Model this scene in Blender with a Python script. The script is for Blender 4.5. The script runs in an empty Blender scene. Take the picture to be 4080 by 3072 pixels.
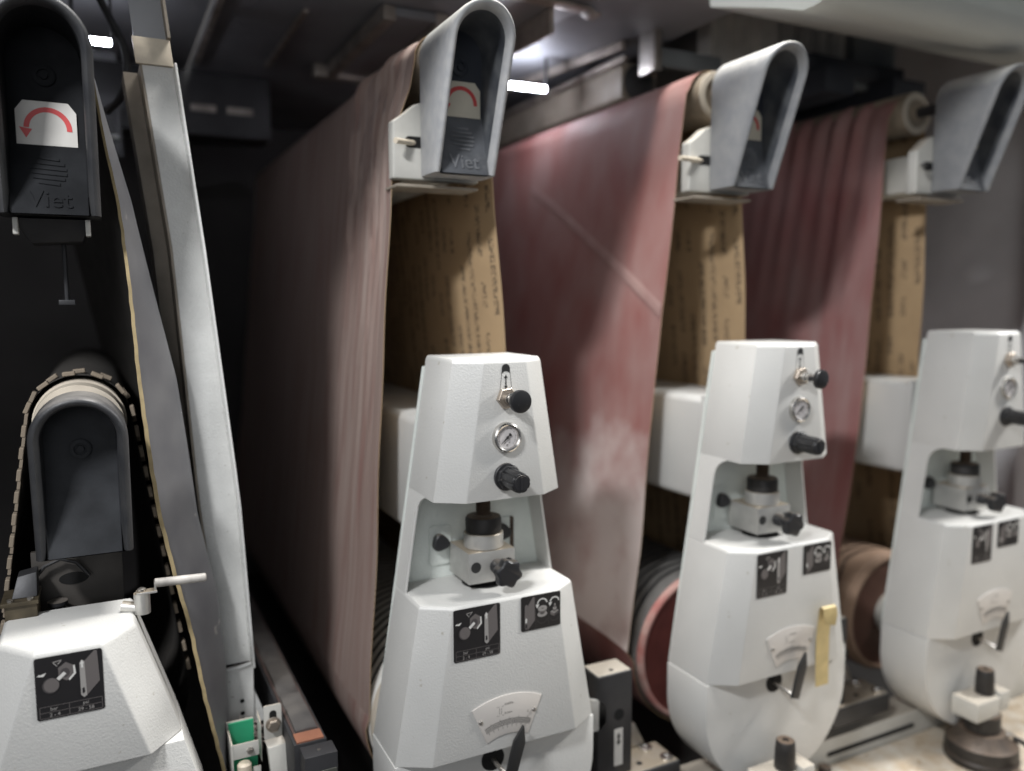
import bpy, bmesh, math, random
from mathutils import Vector, Matrix
random.seed(7)
SC = bpy.context.scene
COL = SC.collection
PI = math.pi
R = math.radians

# ------------------------------------------------------------------ camera, world, lights, exposure
cam_d = bpy.data.cameras.new('camera'); cam = bpy.data.objects.new('camera', cam_d); COL.objects.link(cam)
cam_d.sensor_width = 36.0; cam_d.lens = 36.0 * 3228.0 / 4080.0
cam_d.clip_start = 0.02; cam_d.clip_end = 60.0
yaw, pitch, roll = R(26.8), R(5.833), R(-0.22)
fwd = Vector((math.sin(yaw) * math.cos(pitch), math.cos(yaw) * math.cos(pitch), -math.sin(pitch)))
rgt = Vector((math.cos(yaw), -math.sin(yaw), 0.0)); up = rgt.cross(fwd)
r2 = math.cos(roll) * rgt + math.sin(roll) * up; u2 = -math.sin(roll) * rgt + math.cos(roll) * up
m = Matrix((r2, u2, -fwd)).transposed().to_4x4(); m.translation = Vector((-0.5266, -1.0370, 0.5387))
cam.matrix_world = m
cam_d.dof.use_dof = True; cam_d.dof.focus_distance = 1.10; cam_d.dof.aperture_fstop = 1.5
SC.camera = cam

W = bpy.data.worlds.new('World'); SC.world = W; W.use_nodes = True
W.node_tree.nodes['Background'].inputs[0].default_value = (0.80, 0.88, 1.0, 1)
W.node_tree.nodes['Background'].inputs[1].default_value = 0.18

def area(name, loc, target, power, size, color=(1, 1, 1)):
    l = bpy.data.lights.new(name, 'AREA'); l.energy = power; l.shape = 'RECTANGLE'; l.size = size[0]; l.size_y = size[1]; l.color = color
    o = bpy.data.objects.new(name, l); COL.objects.link(o); o.location = loc
    o.rotation_euler = (Vector(target) - Vector(loc)).to_track_quat('-Z', 'Y').to_euler(); return o
area('hall_lamp_right', (0.36, 0.02, 2.50), (0.38, 0.10, 0.3), 78, (0.8, 0.14), (1.0, 0.98, 0.95))
area('hall_lamp_left', (-1.42, -0.98, 1.75), (0.65, 0.1, 0.4), 47, (0.30, 0.14), (0.97, 0.98, 1.0))

area('added_front_fill', (-1.35, -2.7, 1.05), (0.1, 0.2, 0.2), 15, (1.6, 1.2), (0.97, 0.98, 1.0))  # added soft fill light behind the camera, lifts fronts and cavities
area('hall_lamp_side', (2.3, -0.50, 1.75), (0.0, 0.05, 0.4), 72, (0.4, 0.3), (1.0, 0.99, 0.97))

SC.view_settings.view_transform = 'Standard'; SC.view_settings.look = 'None'
SC.view_settings.exposure = 0.0; SC.view_settings.gamma = 1.0
SC.render.engine = 'CYCLES'
SC.cycles.use_denoising = True
SC.cycles.max_bounces = 6
SC.cycles.sample_clamp_indirect = 4.0

# ------------------------------------------------------------------ materials
MATS = {}
def mat(name, base, rough=0.5, metal=0.0, var=0.0, vscale=8.0, var2=None, bump=0.0, bscale=200.0, bdist=0.001, emit=None, dust=None, spec=0.5, stretch=None, speck=None):
    m = bpy.data.materials.new(name); m.use_nodes = True; MATS[name] = m
    nt = m.node_tree; N = nt.nodes; L = nt.links; b = N['Principled BSDF']
    b.inputs['Roughness'].default_value = rough; b.inputs['Metallic'].default_value = metal
    b.inputs['Specular IOR Level'].default_value = spec
    b.inputs['Base Color'].default_value = (*base, 1)
    tc = N.new('ShaderNodeTexCoord'); src = tc.outputs['Object']
    if stretch:
        mp = N.new('ShaderNodeMapping'); mp.inputs['Scale'].default_value = stretch; L.new(src, mp.inputs[0]); src = mp.outputs[0]
    cur = None
    if var > 0:
        n = N.new('ShaderNodeTexNoise'); n.inputs['Scale'].default_value = vscale; n.inputs['Detail'].default_value = 6; L.new(src, n.inputs['Vector'])
        cr = N.new('ShaderNodeMapRange'); cr.inputs[1].default_value = 0.35; cr.inputs[2].default_value = 0.7; L.new(n.outputs[0], cr.inputs[0])
        mx = N.new('ShaderNodeMix'); mx.data_type = 'RGBA'; L.new(cr.outputs[0], mx.inputs[0])
        mx.inputs[6].default_value = (*base, 1)
        c2 = var2 or tuple(c * (1 - var) for c in base); mx.inputs[7].default_value = (*c2, 1)
        cur = mx.outputs[2]
        mr = N.new('ShaderNodeMapRange'); mr.inputs[3].default_value = max(0.05, rough - 0.12); mr.inputs[4].default_value = min(1, rough + 0.12)
        L.new(n.outputs[0], mr.inputs[0]); L.new(mr.outputs[0], b.inputs['Roughness'])
    if speck:
        v = N.new('ShaderNodeTexNoise'); v.inputs['Scale'].default_value = speck[0]; v.inputs['Detail'].default_value = 2; L.new(tc.outputs['Object'], v.inputs['Vector'])
        mr = N.new('ShaderNodeMapRange'); mr.inputs[1].default_value = speck[1]; mr.inputs[2].default_value = speck[1] + 0.06; L.new(v.outputs[0], mr.inputs[0])
        mx = N.new('ShaderNodeMix'); mx.data_type = 'RGBA'; L.new(mr.outputs[0], mx.inputs[0])
        if cur: L.new(cur, mx.inputs[6])
        else: mx.inputs[6].default_value = (*base, 1)
        mx.inputs[7].default_value = (*speck[2], 1); cur = mx.outputs[2]
    if dust:   # sawdust lying on upward faces, broken up by noise
        amt, dcol = dust
        g = N.new('ShaderNodeNewGeometry'); sx = N.new('ShaderNodeSeparateXYZ'); L.new(g.outputs['Normal'], sx.inputs[0])
        n = N.new('ShaderNodeTexNoise'); n.inputs['Scale'].default_value = 22; n.inputs['Detail'].default_value = 8; n.inputs['Roughness'].default_value = 0.65; L.new(tc.outputs['Object'], n.inputs['Vector'])
        a = N.new('ShaderNodeMath'); a.operation = 'MULTIPLY_ADD'; a.inputs[1].default_value = 0.9; L.new(sx.outputs[2], a.inputs[0]); L.new(n.outputs[0], a.inputs[2])
        mr = N.new('ShaderNodeMapRange'); mr.inputs[1].default_value = 0.75 - amt; mr.inputs[2].default_value = 1.25 - amt; L.new(a.outputs[0], mr.inputs[0])
        mx = N.new('ShaderNodeMix'); mx.data_type = 'RGBA'; L.new(mr.outputs[0], mx.inputs[0])
        if cur: L.new(cur, mx.inputs[6])
        else: mx.inputs[6].default_value = (*base, 1)
        mx.inputs[7].default_value = (*dcol, 1); cur = mx.outputs[2]
    if cur: L.new(cur, b.inputs['Base Color'])
    if bump > 0:
        n = N.new('ShaderNodeTexNoise'); n.inputs['Scale'].default_value = bscale; n.inputs['Detail'].default_value = 3; L.new(src, n.inputs['Vector'])
        bp = N.new('ShaderNodeBump'); bp.inputs['Strength'].default_value = bump; bp.inputs['Distance'].default_value = bdist
        L.new(n.outputs[0], bp.inputs['Height']); L.new(bp.outputs[0], b.inputs['Normal'])
    if emit:
        b.inputs['Emission Color'].default_value = (*emit[0], 1); b.inputs['Emission Strength'].default_value = emit[1]
    return m

DUSTC = (0.46, 0.42, 0.37)
white = mat('white_paint', (0.585, 0.58, 0.555), 0.42, var=0.08, vscale=9, bump=0.38, bscale=360, bdist=0.0012, speck=(70, 0.72, (0.42, 0.40, 0.35)))
white_dull = mat('white_paint_dull', (0.52, 0.51, 0.47), 0.5, var=0.18, vscale=14, bump=0.3, bscale=300, bdist=0.0008, dust=(0.0, (0.42, 0.38, 0.32)))
post_w = mat('post_paint', (0.66, 0.66, 0.635), 0.26, var=0.16, vscale=16, bump=0.7, bscale=300, bdist=0.0010, speck=(150, 0.70, (0.34, 0.32, 0.29)))
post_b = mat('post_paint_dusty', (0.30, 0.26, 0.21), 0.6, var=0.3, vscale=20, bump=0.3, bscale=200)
dark_steel = mat('dark_steel', (0.045, 0.045, 0.048), 0.5, 0.3, var=0.4, vscale=12, bump=0.2, bscale=120)
roof_m = mat('roof_steel', (0.24, 0.25, 0.27), 0.5, 0.1, var=0.5, vscale=4, var2=(0.16, 0.16, 0.17), bump=0.15, bscale=60)
roof_l = mat('roof_sheet_grey', (0.34, 0.345, 0.36), 0.5, 0.2, var=0.3, vscale=4)
edge_m = mat('bare_edge', (0.42, 0.37, 0.33), 0.4, 0.4, var=0.5, vscale=20)
plastic = mat('black_plastic', (0.022, 0.022, 0.024), 0.42, var=0.3, vscale=30, bump=0.1, bscale=400, bdist=0.0005, dust=(-0.25, (0.16, 0.14, 0.12)))
knob_m = mat('knob_black', (0.018, 0.018, 0.019), 0.32, bump=0.15, bscale=500, bdist=0.0004, speck=(160, 0.66, (0.14, 0.13, 0.12)))
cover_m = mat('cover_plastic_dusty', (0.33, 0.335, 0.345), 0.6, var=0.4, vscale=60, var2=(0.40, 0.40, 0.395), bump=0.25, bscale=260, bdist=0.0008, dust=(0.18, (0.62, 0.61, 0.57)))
cover_k = mat('cover_plastic_shade_dark', (0.026, 0.027, 0.030), 0.5, var=0.4, vscale=24, var2=(0.042, 0.042, 0.043), bump=0.25, bscale=260, bdist=0.0008, dust=(-0.22, (0.20, 0.19, 0.18)))  # black plastic of the left covers, darkened to stand for shade on them
cover_i = mat('cover_plastic_inner_shade_dark', (0.013, 0.014, 0.016), 0.8, spec=0.2, var=0.4, vscale=24, bump=0.2, bscale=260, bdist=0.0008, dust=(-0.45, (0.10, 0.10, 0.10)))  # inside of the big left cover, its shade put into the colour
cover_w = mat('cover_plastic_inner_shaded', (0.042, 0.046, 0.054), 0.5, var=0.5, vscale=24, var2=(0.10, 0.105, 0.11), bump=0.2, bscale=260, bdist=0.0008, dust=(-0.05, (0.33, 0.33, 0.32)))  # inner wall plastic, coloured dark partly for the shade in the recess
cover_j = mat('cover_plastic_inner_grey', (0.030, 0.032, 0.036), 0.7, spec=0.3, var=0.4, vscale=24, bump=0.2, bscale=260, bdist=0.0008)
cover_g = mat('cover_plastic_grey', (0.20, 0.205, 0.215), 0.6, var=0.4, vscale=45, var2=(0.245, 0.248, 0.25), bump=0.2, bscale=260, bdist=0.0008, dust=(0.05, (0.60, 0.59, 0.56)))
cover_e = mat('cover_emblem_lightened', (0.17, 0.175, 0.185), 0.5, var=0.3, vscale=60, dust=(0.0, (0.34, 0.34, 0.34)))  # emblem colour lightened in place of light catching its raised edges
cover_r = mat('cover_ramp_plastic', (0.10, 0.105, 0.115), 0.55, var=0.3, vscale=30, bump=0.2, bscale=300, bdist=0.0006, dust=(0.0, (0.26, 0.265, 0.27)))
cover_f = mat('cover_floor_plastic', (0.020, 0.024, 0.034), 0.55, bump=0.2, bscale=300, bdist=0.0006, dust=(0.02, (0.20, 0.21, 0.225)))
steel = mat('brushed_steel', (0.52, 0.49, 0.45), 0.32, 0.9, var=0.25, vscale=30)
alu = mat('aluminium_block', (0.55, 0.54, 0.51), 0.38, 0.55, var=0.25, vscale=24, bump=0.08, bscale=200, dust=(-0.12, (0.42, 0.36, 0.28)))
chrome = mat('chrome', (0.62, 0.60, 0.57), 0.22, 1.0)
nut_m = mat('nickel_nut', (0.50, 0.43, 0.36), 0.35, 0.8, var=0.3, vscale=60)
rust = mat('threaded_rod_rusty', (0.10, 0.07, 0.05), 0.6, 0.5, var=0.5, vscale=60)
oxide = mat('ring_black_oxide', (0.035, 0.032, 0.03), 0.5, 0.3, var=0.4, vscale=40, dust=(-0.1, (0.13, 0.095, 0.07)))
beam_m = mat('beam_paint', (0.57, 0.57, 0.55), 0.35, var=0.10, vscale=7, bump=0.12, bscale=240)
inner_w = mat('recess_paint', (0.68, 0.72, 0.68), 0.45, var=0.12, vscale=12, bump=0.4, bscale=330, bdist=0.001)
sticker_k = mat('sticker_black', (0.016, 0.015, 0.016), 0.35)
pr_w = mat('print_white', (0.62, 0.61, 0.58), 0.5)
pr_l = mat('print_light', (0.30, 0.285, 0.27), 0.5)
pr_g = mat('print_grey', (0.125, 0.112, 0.108), 0.5)
pr_d = mat('print_dark_grey', (0.060, 0.054, 0.054), 0.5)
paper = mat('label_cream', (0.62, 0.575, 0.47), 0.5, var=0.12, vscale=30)
paper_w = mat('label_white', (0.60, 0.58, 0.54), 0.5, var=0.12, vscale=30)
red = mat('print_red', (0.55, 0.055, 0.055), 0.5)
ink = mat('print_black', (0.02, 0.02, 0.02), 0.5)
ink_g = mat('print_ink_soft', (0.16, 0.15, 0.14), 0.5)
scale_w = mat('scale_plate_enamel', (0.62, 0.585, 0.545), 0.38, 0.1, var=0.06, vscale=10)
dial_w = mat('dial_white', (0.60, 0.57, 0.56), 0.4)
tape_m = mat('masking_tape', (0.60, 0.47, 0.22), 0.55, var=0.25, vscale=40)
rod_w = mat('rod_ivory', (0.66, 0.58, 0.46), 0.45, var=0.2, vscale=60)
rod_g = mat('rod_handle_worn', (0.55, 0.52, 0.48), 0.45, var=0.75, vscale=28)
rubber_k = mat('rubber_grey', (0.78, 0.77, 0.73), 0.6, var=0.3, vscale=20)
groove_k = mat('rubber_groove', (0.02, 0.02, 0.02), 0.7)
rubber_t = mat('rubber_tan', (0.40, 0.27, 0.19), 0.65, var=0.25, vscale=18)
rubber_d = mat('rubber_dark', (0.12, 0.115, 0.11), 0.6, var=0.4, vscale=18)
groove_t = mat('rubber_tan_groove', (0.13, 0.085, 0.06), 0.75)
end_r = mat('drum_end_red', (0.12, 0.035, 0.03), 0.45, var=0.4, vscale=16)
rim_r = mat('drum_rim_dusty_red', (0.36, 0.13, 0.115), 0.55, var=0.5, vscale=22, var2=(0.46, 0.33, 0.29))
end_b = mat('drum_end_brown', (0.15, 0.075, 0.055), 0.5, var=0.3, vscale=16)
roller_m = mat('roller_tan', (0.40, 0.33, 0.25), 0.5, 0.2, var=0.45, vscale=18, bump=0.1, bscale=80)
felt_m = mat('roller_cream', (0.62, 0.55, 0.45), 0.55, var=0.25, vscale=14)
pad_m = mat('pad_tan', (0.27, 0.22, 0.165), 0.75, var=0.35, vscale=40)
padbelt_m = mat('pad_cloth_and_belt_shade', (0.05, 0.045, 0.04), 0.8, var=0.3, vscale=30)  # pad belt cloth, and the dark shade colour of the charcoal belt's backing
green = mat('green_tape', (0.03, 0.34, 0.17), 0.45, var=0.15, vscale=30)
rust_d = mat('strip_edge_brown', (0.085, 0.055, 0.048), 0.6, var=0.3, vscale=30)
rust_e = mat('copper_strip', (0.33, 0.145, 0.09), 0.5, 0.2, var=0.3, vscale=30)
graphite = mat('graphite_cloth', (0.060, 0.058, 0.058), 0.45, 0.0, var=0.6, vscale=14, var2=(0.14, 0.13, 0.12), bump=0.5, bscale=45, bdist=0.002)
bed_m = mat('machine_bed', (0.035, 0.032, 0.030), 0.6, var=0.4, vscale=6)
interior = mat('interior_dark', (0.05, 0.045, 0.044), 0.7, var=0.4, vscale=3)
panel_g = mat('side_panel_grey', (0.78, 0.78, 0.79), 0.5, var=0.25, vscale=3)
hood_m = mat('hood_paint', (0.50, 0.52, 0.50), 0.5, var=0.1, vscale=4)
table_m = mat('table_paint', (0.74, 0.72, 0.66), 0.45, var=0.15, vscale=9, speck=(38, 0.62, (0.40, 0.31, 0.2)), dust=(-0.34, (0.45, 0.34, 0.22)))
blue_l = mat('plate_blue_grey', (0.20, 0.22, 0.23), 0.6, var=0.2, vscale=6)
blue_dk = mat('girder_blue_grey', (0.055, 0.062, 0.078), 0.6, 0.0, var=0.3, vscale=6)
bellow_m = mat('bellows_grey', (0.60, 0.59, 0.56), 0.6, var=0.2, vscale=20)
cable_m = mat('cable_black', (0.012, 0.012, 0.013), 0.4)
lamp_on = mat('tube_glow', (1, 1, 1), 0.3, emit=((0.86, 0.88, 1.0), 120.0))
fluff = mat('dust_fluff', (0.40, 0.34, 0.31), 0.95, var=0.3, vscale=60)
brass = mat('valve_brass', (0.11, 0.088, 0.055), 0.5, 0.4, var=0.5, vscale=40)
hollow = mat('hole_black', (0.004, 0.004, 0.004), 0.9)

def belt_mat(name, base, dustc, redc, kind):
    m = bpy.data.materials.new(name); m.use_nodes = True; nt = m.node_tree; N = nt.nodes; L = nt.links; b = N['Principled BSDF']
    b.inputs['Roughness'].default_value = 0.62; b.inputs['Specular IOR Level'].default_value = 0.3
    uv = N.new('ShaderNodeUVMap')
    def noise(scale, su, sv, det=6, off=0.0):
        mp = N.new('ShaderNodeMapping'); mp.inputs['Scale'].default_value = (su, sv, 1); mp.inputs['Location'].default_value = (off, off * 1.7, 0); L.new(uv.outputs[0], mp.inputs[0])
        n = N.new('ShaderNodeTexNoise'); n.inputs['Scale'].default_value = scale; n.inputs['Detail'].default_value = det; L.new(mp.outputs[0], n.inputs['Vector']); return n.outputs[0]
    def ramp(s, a, b2, hi=1.0):
        r = N.new('ShaderNodeMapRange'); r.inputs[1].default_value = a; r.inputs[2].default_value = b2; r.inputs[4].default_value = hi; L.new(s, r.inputs[0]); return r.outputs[0]
    def mix(f, c1, c2):
        x = N.new('ShaderNodeMix'); x.data_type = 'RGBA'; L.new(f, x.inputs[0])
        for i, c in ((6, c1), (7, c2)):
            if isinstance(c, tuple): x.inputs[i].default_value = (*c, 1)
            else: L.new(c, x.inputs[i])
        return x.outputs[2]
    streak = noise(1.0, 150, 1.6)
    blot = noise(1.0, 9, 4.5, 5, 3.1)
    if kind == 1:
        c = mix(ramp(streak, 0.40, 0.60), base, dustc)
        c = mix(ramp(noise(1.0, 34, 3.0, 6, 7.7), 0.52, 0.72, 0.75), c, redc)
    elif kind == 2:
        c = mix(ramp(blot, 0.38, 0.66), base, redc)
        sp = N.new('ShaderNodeSeparateXYZ'); L.new(uv.outputs[0], sp.inputs[0])
        low = N.new('ShaderNodeMapRange'); low.inputs[1].default_value = 0.52; low.inputs[2].default_value = 0.26; low.inputs[3].default_value = -0.30; low.inputs[4].default_value = 0.36; L.new(sp.outputs[1], low.inputs[0])
        ad = N.new('ShaderNodeMath'); ad.operation = 'ADD'; L.new(noise(1.0, 9, 8, 6, 1.3), ad.inputs[0]); L.new(low.outputs[0], ad.inputs[1])
        c = mix(ramp(ad.outputs[0], 0.40, 0.86, 0.95), c, dustc)
    else:
        c = mix(ramp(blot, 0.36, 0.68), base, redc)
        c = mix(ramp(noise(1.0, 20, 2.0, 5, 5.5), 0.55, 0.8, 0.5), c, dustc)
    grain = noise(1.0, 1400, 1400, 2)
    c = mix(ramp(grain, 0.3, 0.75, 0.22), c, tuple(x * 0.55 for x in base))
    L.new(c, b.inputs['Base Color'])
    bp = N.new('ShaderNodeBump'); bp.inputs['Strength'].default_value = 0.25; bp.inputs['Distance'].default_value = 0.0006; L.new(grain, bp.inputs['Height']); L.new(bp.outputs[0], b.inputs['Normal'])
    return m
ab1 = belt_mat('abrasive_dust_streaked', (0.275, 0.19, 0.165), (0.385, 0.305, 0.27), (0.235, 0.115, 0.10), 1)
ab2 = belt_mat('abrasive_red_blotched', (0.36, 0.22, 0.202), (0.60, 0.535, 0.505), (0.30, 0.125, 0.112), 2)
ab3 = belt_mat('abrasive_red', (0.37, 0.225, 0.212), (0.46, 0.36, 0.34), (0.31, 0.125, 0.118), 3)

seam_m = mat('splice_dusty_pink', (0.40, 0.265, 0.24), 0.6, var=0.4, vscale=14, var2=(0.34, 0.20, 0.185))
def backing_mat():
    m = bpy.data.materials.new('backing_paper_printed'); m.use_nodes = True; nt = m.node_tree; N = nt.nodes; L = nt.links; b = N['Principled BSDF']
    b.inputs['Roughness'].default_value = 0.75
    uv = N.new('ShaderNodeUVMap')
    def math_(op, a, c):
        x = N.new('ShaderNodeMath'); x.operation = op
        for i, v in ((0, a), (1, c)):
            if isinstance(v, (int, float)): x.inputs[i].default_value = v
            else: L.new(v, x.inputs[i])
        return x.outputs[0]
    sp = N.new('ShaderNodeSeparateXYZ'); L.new(uv.outputs[0], sp.inputs[0]); u, v = sp.outputs[0], sp.outputs[1]
    pitch_u = 0.036
    cu = math_('DIVIDE', u, pitch_u); colid = math_('FLOOR', cu, 0); fu = math_('SUBTRACT', cu, colid)
    inside = math_('MULTIPLY', math_('GREATER_THAN', fu, 0.22), math_('LESS_THAN', fu, 0.62))
    # letters: small cells along the length, each cell inked in three rows at random
    def white2(x, y, z):
        cb = N.new('ShaderNodeCombineXYZ'); L.new(x, cb.inputs[0]); L.new(y, cb.inputs[1]); cb.inputs[2].default_value = z
        w = N.new('ShaderNodeTexWhiteNoise'); L.new(cb.outputs[0], w.inputs[0]); return w.outputs[0]
    cell = math_('FLOOR', math_('DIVIDE', v, 0.0042), 0); row = math_('FLOOR', math_('MULTIPLY', fu, 10.0), 0)
    glyph = math_('GREATER_THAN', white2(cell, math_('ADD', math_('MULTIPLY', colid, 17.0), row), 0.3), 0.42)
    word = math_('FLOOR', math_('DIVIDE', math_('ADD', v, math_('MULTIPLY', white2(colid, colid, 1.7), 0.3)), 0.046), 0)
    has = math_('GREATER_THAN', white2(word, colid, 5.1), 0.40)
    ink_ = math_('MULTIPLY', math_('MULTIPLY', inside, glyph), has)
    n = N.new('ShaderNodeTexNoise'); n.inputs['Scale'].default_value = 14; n.inputs['Detail'].default_value = 5; L.new(uv.outputs[0], n.inputs['Vector'])
    mx = N.new('ShaderNodeMix'); mx.data_type = 'RGBA'; L.new(n.outputs[0], mx.inputs[0]); mx.inputs[6].default_value = (0.50, 0.355, 0.205, 1); mx.inputs[7].default_value = (0.35, 0.24, 0.135, 1)
    m2 = N.new('ShaderNodeMix'); m2.data_type = 'RGBA'; L.new(math_('MULTIPLY', ink_, 0.74), m2.inputs[0]); L.new(mx.outputs[2], m2.inputs[6]); m2.inputs[7].default_value = (0.09, 0.065, 0.045, 1)
    L.new(m2.outputs[2], b.inputs['Base Color'])
    return m
backing = backing_mat()
backing_plain = mat('backing_cloth_yellow', (0.43, 0.335, 0.18), 0.8, var=0.3, vscale=60, bump=0.3, bscale=500)
graybelt = mat('abrasive_charcoal', (0.085, 0.085, 0.092), 0.5, var=0.35, vscale=12, var2=(0.125, 0.124, 0.128), bump=0.25, bscale=900, bdist=0.0004, speck=(30, 0.72, (0.21, 0.20, 0.19)))

# ------------------------------------------------------------------ mesh helpers
class MB:
    def __init__(s): s.v = []; s.f = []; s.m = []
    def add(s, vs, fs, mi=0):
        o = len(s.v); s.v += [tuple(p) for p in vs]; s.f += [tuple(i + o for i in f) for f in fs]; s.m += [mi] * len(fs); return s
    def box(s, x0, x1, y0, y1, z0, z1, mi=0):
        vs = [(x, y, z) for x in (x0, x1) for y in (y0, y1) for z in (z0, z1)]
        return s.add(vs, [(0, 1, 3, 2), (4, 6, 7, 5), (0, 4, 5, 1), (2, 3, 7, 6), (0, 2, 6, 4), (1, 5, 7, 3)], mi)
    def obox(s, c, ax, ay, az, mi=0):     # half-axis vectors
        c, ax, ay, az = map(Vector, (c, ax, ay, az))
        vs = [c + i * ax + j * ay + k * az for i in (-1, 1) for j in (-1, 1) for k in (-1, 1)]
        return s.add(vs, [(0, 1, 3, 2), (4, 6, 7, 5), (0, 4, 5, 1), (2, 3, 7, 6), (0, 2, 6, 4), (1, 5, 7, 3)], mi)
    def loft(s, rings, mi=0, cap=True, close=True):
        n = len(rings[0]); vs = [p for r in rings for p in r]; fs = []
        for k in range(len(rings) - 1):
            for i in range(n if close else n - 1):
                j = (i + 1) % n; fs.append((k * n + i, k * n + j, (k + 1) * n + j, (k + 1) * n + i))
        if cap: fs.append(tuple(range(n))[::-1]); fs.append(tuple((len(rings) - 1) * n + i for i in range(n)))
        return s.add(vs, fs, mi)
    def rev(s, p, d, prof, n=24, mi=0, ph=0.0, cap=True):     # revolve profile [(t, r)] round the axis p + t d
        p = Vector(p); d = Vector(d).normalized(); a = d.orthogonal().normalized(); b = d.cross(a)
        rings = [[p + d * t + (a * math.cos(2 * PI * i / n + ph) + b * math.sin(2 * PI * i / n + ph)) * r for i in range(n)] for t, r in prof]
        return s.loft(rings, mi, cap)
    def cyl(s, p, q, r, n=20, mi=0, r1=None, ph=0.0):
        p, q = Vector(p), Vector(q); return s.rev(p, q - p, [(0, r), ((q - p).length, r if r1 is None else r1)], n, mi, ph)
    def tube(s, pts, r, n=10, mi=0):
        pts = [Vector(p) for p in pts]; rings = []; t0 = (pts[1] - pts[0]).normalized(); a = t0.orthogonal().normalized()
        for i, p in enumerate(pts):
            t = (pts[min(i + 1, len(pts) - 1)] - pts[max(i - 1, 0)]).normalized(); a = (a - t * a.dot(t)).normalized(); b = t.cross(a)
            rings.append([p + (a * math.cos(2 * PI * k / n) + b * math.sin(2 * PI * k / n)) * r for k in range(n)])
        return s.loft(rings, mi)
    def prism_y(s, poly, y0, y1, mi=0):   # polygon (x, z) extruded along y
        return s.loft([[(x, y0, z) for x, z in poly], [(x, y1, z) for x, z in poly]], mi)
    def prism_x(s, poly, x0, x1, mi=0):   # polygon (y, z)
        return s.loft([[(x0, y, z) for y, z in poly], [(x1, y, z) for y, z in poly]], mi)
    def prism_z(s, poly, z0, z1, mi=0):
        return s.loft([[(x, y, z0) for x, y in poly], [(x, y, z1) for x, y in poly]], mi)
    def flat(s, poly, y, mi=0):           # one face in a plane y = const, seen from the front
        return s.add([(x, y, z) for x, z in poly], [tuple(range(len(poly)))], mi)

def build(mb, name, mats, parent=None, smooth=True, bevel=0.0, segs=2, angle=35, uvs=None):
    me = bpy.data.meshes.new(name)
    base = Vector(parent['base_point']) if parent is not None else Vector((0, 0, 0))
    me.from_pydata([Vector(v) - base for v in mb.v], [], mb.f)
    mats = mats if isinstance(mats, (list, tuple)) else [mats]
    for x in mats: me.materials.append(x)
    for p, i in zip(me.polygons, mb.m): p.material_index = i; p.use_smooth = smooth
    if uvs:
        ul = me.uv_layers.new(name='UVMap')
        for l in me.loops: ul.data[l.index].uv = uvs[l.vertex_index]
    bm = bmesh.new(); bm.from_mesh(me)
    if not uvs: bmesh.ops.recalc_face_normals(bm, faces=bm.faces)
    if bevel > 0:
        es = [e for e in bm.edges if len(e.link_faces) == 2 and e.calc_face_angle(0) > R(20)]
        bmesh.ops.bevel(bm, geom=es, offset=bevel, segments=segs, affect='EDGES', profile=0.6, clamp_overlap=True)
        for f in bm.faces: f.smooth = smooth
    bm.to_mesh(me); bm.free()
    if smooth: me.set_sharp_from_angle(angle=R(angle))
    o = bpy.data.objects.new(name, me); COL.objects.link(o)
    if parent is not None:
        o.parent = parent; o['base_point'] = parent['base_point']
    else: o['base_point'] = (0.0, 0.0, 0.0)
    return o

def thing(name, label, cat, base, off=(0, 0, 0), group=None):
    o = bpy.data.objects.new(name, None); COL.objects.link(o); o.empty_display_size = 0.02
    o.location = Vector(base) + Vector(off); o['base_point'] = tuple(base)
    o['label'] = label; o['category'] = cat
    if group: o['group'] = group
    return o
def tag(o, label, cat, group=None):
    o['label'] = label; o['category'] = cat
    if group: o['group'] = group
    return o
def structure(o): o['kind'] = 'structure'; return o

def arc(cx, cz, r, a0, a1, n=12): return [(cx + r * math.cos(R(a0 + (a1 - a0) * i / n)), cz + r * math.sin(R(a0 + (a1 - a0) * i / n))) for i in range(n + 1)]
def circle(cx, cz, r, n=24): return [(cx + r * math.cos(2 * PI * i / n), cz + r * math.sin(2 * PI * i / n)) for i in range(n)]
def rrect(x0, x1, z0, z1, r, n=4):
    return arc(x1 - r, z1 - r, r, 0, 90, n) + arc(x0 + r, z1 - r, r, 90, 180, n) + arc(x0 + r, z0 + r, r, 180, 270, n) + arc(x1 - r, z0 + r, r, 270, 360, n)
def band(cx, cz, r0, r1, a0, a1, n=16):
    return arc(cx, cz, r1, a0, a1, n) + arc(cx, cz, r0, a1, a0, n)
def ribbon(mb, cx, cz, r0, r1, a0, a1, y, mi, n=16):
    o = arc(cx, cz, r1, a0, a1, n); i = arc(cx, cz, r0, a0, a1, n)
    for k in range(n): mb.flat([o[k], o[k + 1], i[k + 1], i[k]], y, mi)
def line(mb, p, q, w, y, mi):
    p, q = Vector(p), Vector(q); d = (q - p).normalized(); t = Vector((-d.y, d.x)) * w / 2
    mb.flat([tuple(p + t), tuple(q + t), tuple(q - t), tuple(p - t)], y, mi)

def text_mb(mb, s, size, place, mi=0, extrude=0.0, align='CENTER'):
    """flat lettering; place(u, v, w) maps letter coordinates to the scene"""
    cu = bpy.data.curves.new('lettering', 'FONT'); cu.body = s; cu.size = size; cu.align_x = align; cu.resolution_u = 3; cu.extrude = extrude
    o = bpy.data.objects.new('lettering', cu); COL.objects.link(o)
    bpy.context.view_layer.update()
    me = bpy.data.meshes.new_from_object(o.evaluated_get(bpy.context.evaluated_depsgraph_get()))
    mb.add([place(*v.co) for v in me.vertices], [tuple(p.vertices) for p in me.polygons], mi)
    bpy.data.objects.remove(o); bpy.data.curves.remove(cu); bpy.data.meshes.remove(me)

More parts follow.
